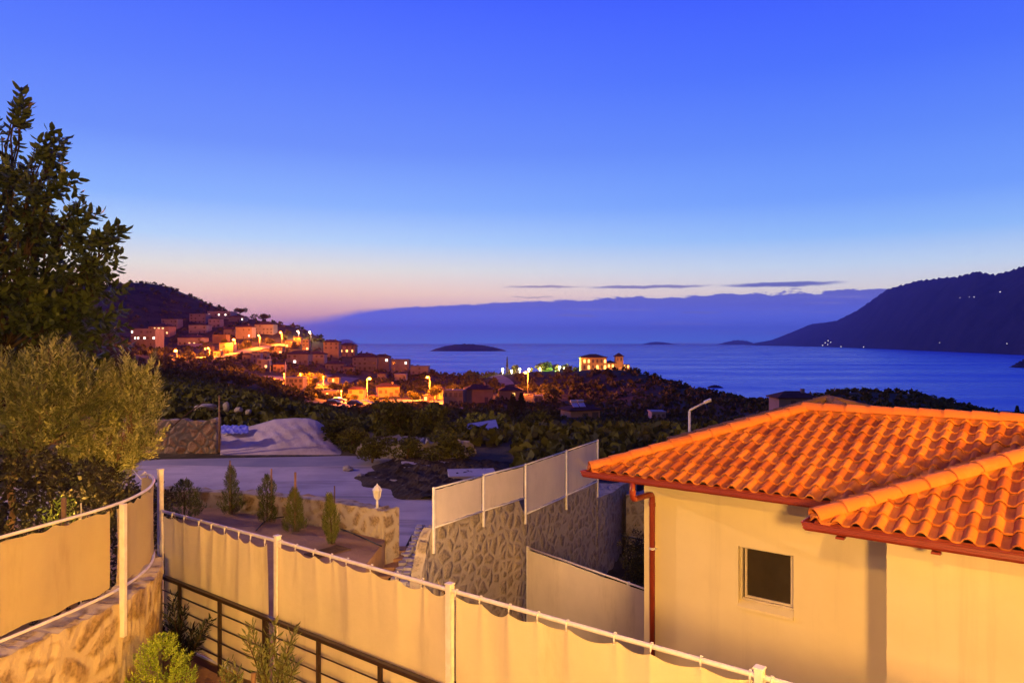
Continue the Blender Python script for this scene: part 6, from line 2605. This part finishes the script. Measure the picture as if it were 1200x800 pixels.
mid_tree('small pointed tree beside the house at the right edge', 1192, 475, 492, 8, 'conifer', Y=148, group='trees beyond the villa roof')
mid_tree('dark tree mass left of the dim house over the tiled ridge', 880, 464, 486, 50, 'dark', Y=240, group='trees beyond the villa roof')

for k, (px, yt, yb_, w_, kd, l) in enumerate((
        (344, 440, 452, 13, 'dark', 'orange lit bush at the left of the clearing lamp'), (367, 441, 455, 14, 'dark', 'orange lit bush just right of the clearing lamp'), (390, 447, 457, 13, 'round', 'orange lit tree at the right tip of the clearing'),
        (414, 461, 473, 12, 'dark', 'orange lit bush before the round orange house'), (452, 463, 474, 12, 'dark', 'orange lit bush under the orange walled house'), (484, 458, 472, 15, 'round', 'orange tinged tree left of the lamp before the sea'),
        (526, 453, 463, 10, 'round', 'orange lit tree behind the courtyard house'), (647, 452, 468, 14, 'round', 'dim orange tree at the right rim of the glowing group'), (607, 448, 460, 11, 'dark', 'orange lit tree left of the right street lamp pole'),
        (262, 396, 406, 9, 'dark', 'small tree lit by the brightest road lamp'), (291, 398, 408, 10, 'dark', 'small tree lit between two road lamps'), (316, 395, 405, 10, 'round', 'small tree lit right of the middle road lamp'), (345, 399, 408, 9, 'dark', 'small lit tree at the upper end of the road'))):
    mid_tree(l, px, yt, yb_, w_, kd, Y=None, var=k, group='trees lit by the street lamps')
# ------------------------------------------------------------------ scrub and woodland that reads as one mass
srng = np.random.default_rng(5)
NS = 25000
px_ = srng.uniform(-260, 1460, NS)
ly = srng.uniform(math.log(28), math.log(930), NS)
Yv = np.exp(ly)
Xv = (px_ - 600) / F * Yv
Zv = tz_arr(Xv, Yv)
keep = (Zv > SEA + 2) & ((np.hypot(Xv, Yv) > 46) | ((np.hypot(Xv, Yv) > 37) & (Xv > -3) & (Yv > 35)) | ((Yv > 27.5) & (Xv > 0.3) & (Xv < np.interp(Yv, _wy, _wx) - .9)))
# open ground under the lamps and round the houses
for (kx, ky, kr) in KEEP:
    keep &= np.hypot(Xv - kx, Yv - ky) > kr + 1.0
for (cx, cy, rr) in [(hit(352, 449, 60).x, hit(352, 449, 60).y, 20), (hit(330, 446, 60).x, hit(330, 446, 60).y, 14), (hit(280, 414, 60).x, hit(280, 414, 60).y, 14), (hit(610, 468, 60).x, hit(610, 468, 60).y, 9)]:
    keep &= np.hypot(Xv - cx, Yv - cy) > rr
Xv, Yv, Zv = Xv[keep], Yv[keep], Zv[keep]
n = len(Xv)
size = np.clip(Yv * .0080, .75, 3.2) * srng.uniform(.55, 1.35, n)
K = 16
th_ = srng.uniform(0, 2 * math.pi, (n, K))
ph2 = np.arccos(srng.uniform(-.1, 1, (n, K)))
rad_ = size[:, None] * srng.uniform(.5, 1.0, (n, K)) * .62
dirx, diry, dirz = np.sin(ph2) * np.cos(th_), np.sin(ph2) * np.sin(th_), np.cos(ph2)
cx = Xv[:, None] + rad_ * dirx
cy = Yv[:, None] + rad_ * diry
cz = Zv[:, None] + rad_ * dirz * 1.15 + size[:, None] * .12
cc = np.stack([cx, cy, cz], -1).reshape(-1, 3)
m_ = len(cc)
u = srng.normal(size=(m_, 3))
u /= np.linalg.norm(u, axis=1, keepdims=True)
v = np.cross(u, srng.normal(size=(m_, 3)))
v /= np.linalg.norm(v, axis=1, keepdims=True)
ls = (np.repeat(size, K) * srng.uniform(.22, .42, m_))[:, None]
vv = np.stack([cc - u * ls, cc + v * ls * .6, cc + u * ls, cc - v * ls * .6], 1).reshape(-1, 3)
ff = np.arange(m_ * 4).reshape(-1, 4)
me = bpy.data.meshes.new('scrubland')
me.vertices.add(len(vv))
me.vertices.foreach_set('co', vv.ravel())
me.loops.add(m_ * 4)
me.loops.foreach_set('vertex_index', ff.ravel())
me.polygons.add(m_)
me.polygons.foreach_set('loop_start', np.arange(m_) * 4)
me.update(calc_edges=True)
at = me.attributes.new('tint', 'FLOAT', 'FACE')
at.data.foreach_set('value', np.clip(np.repeat(srng.uniform(.1, .9, n), K) + srng.uniform(-.25, .25, m_), 0, 1))
me.materials.append(M['leaf_wood'])
o = bpy.data.objects.new('scrubland', me)
C.objects.link(o)
tag(o, kind='stuff')
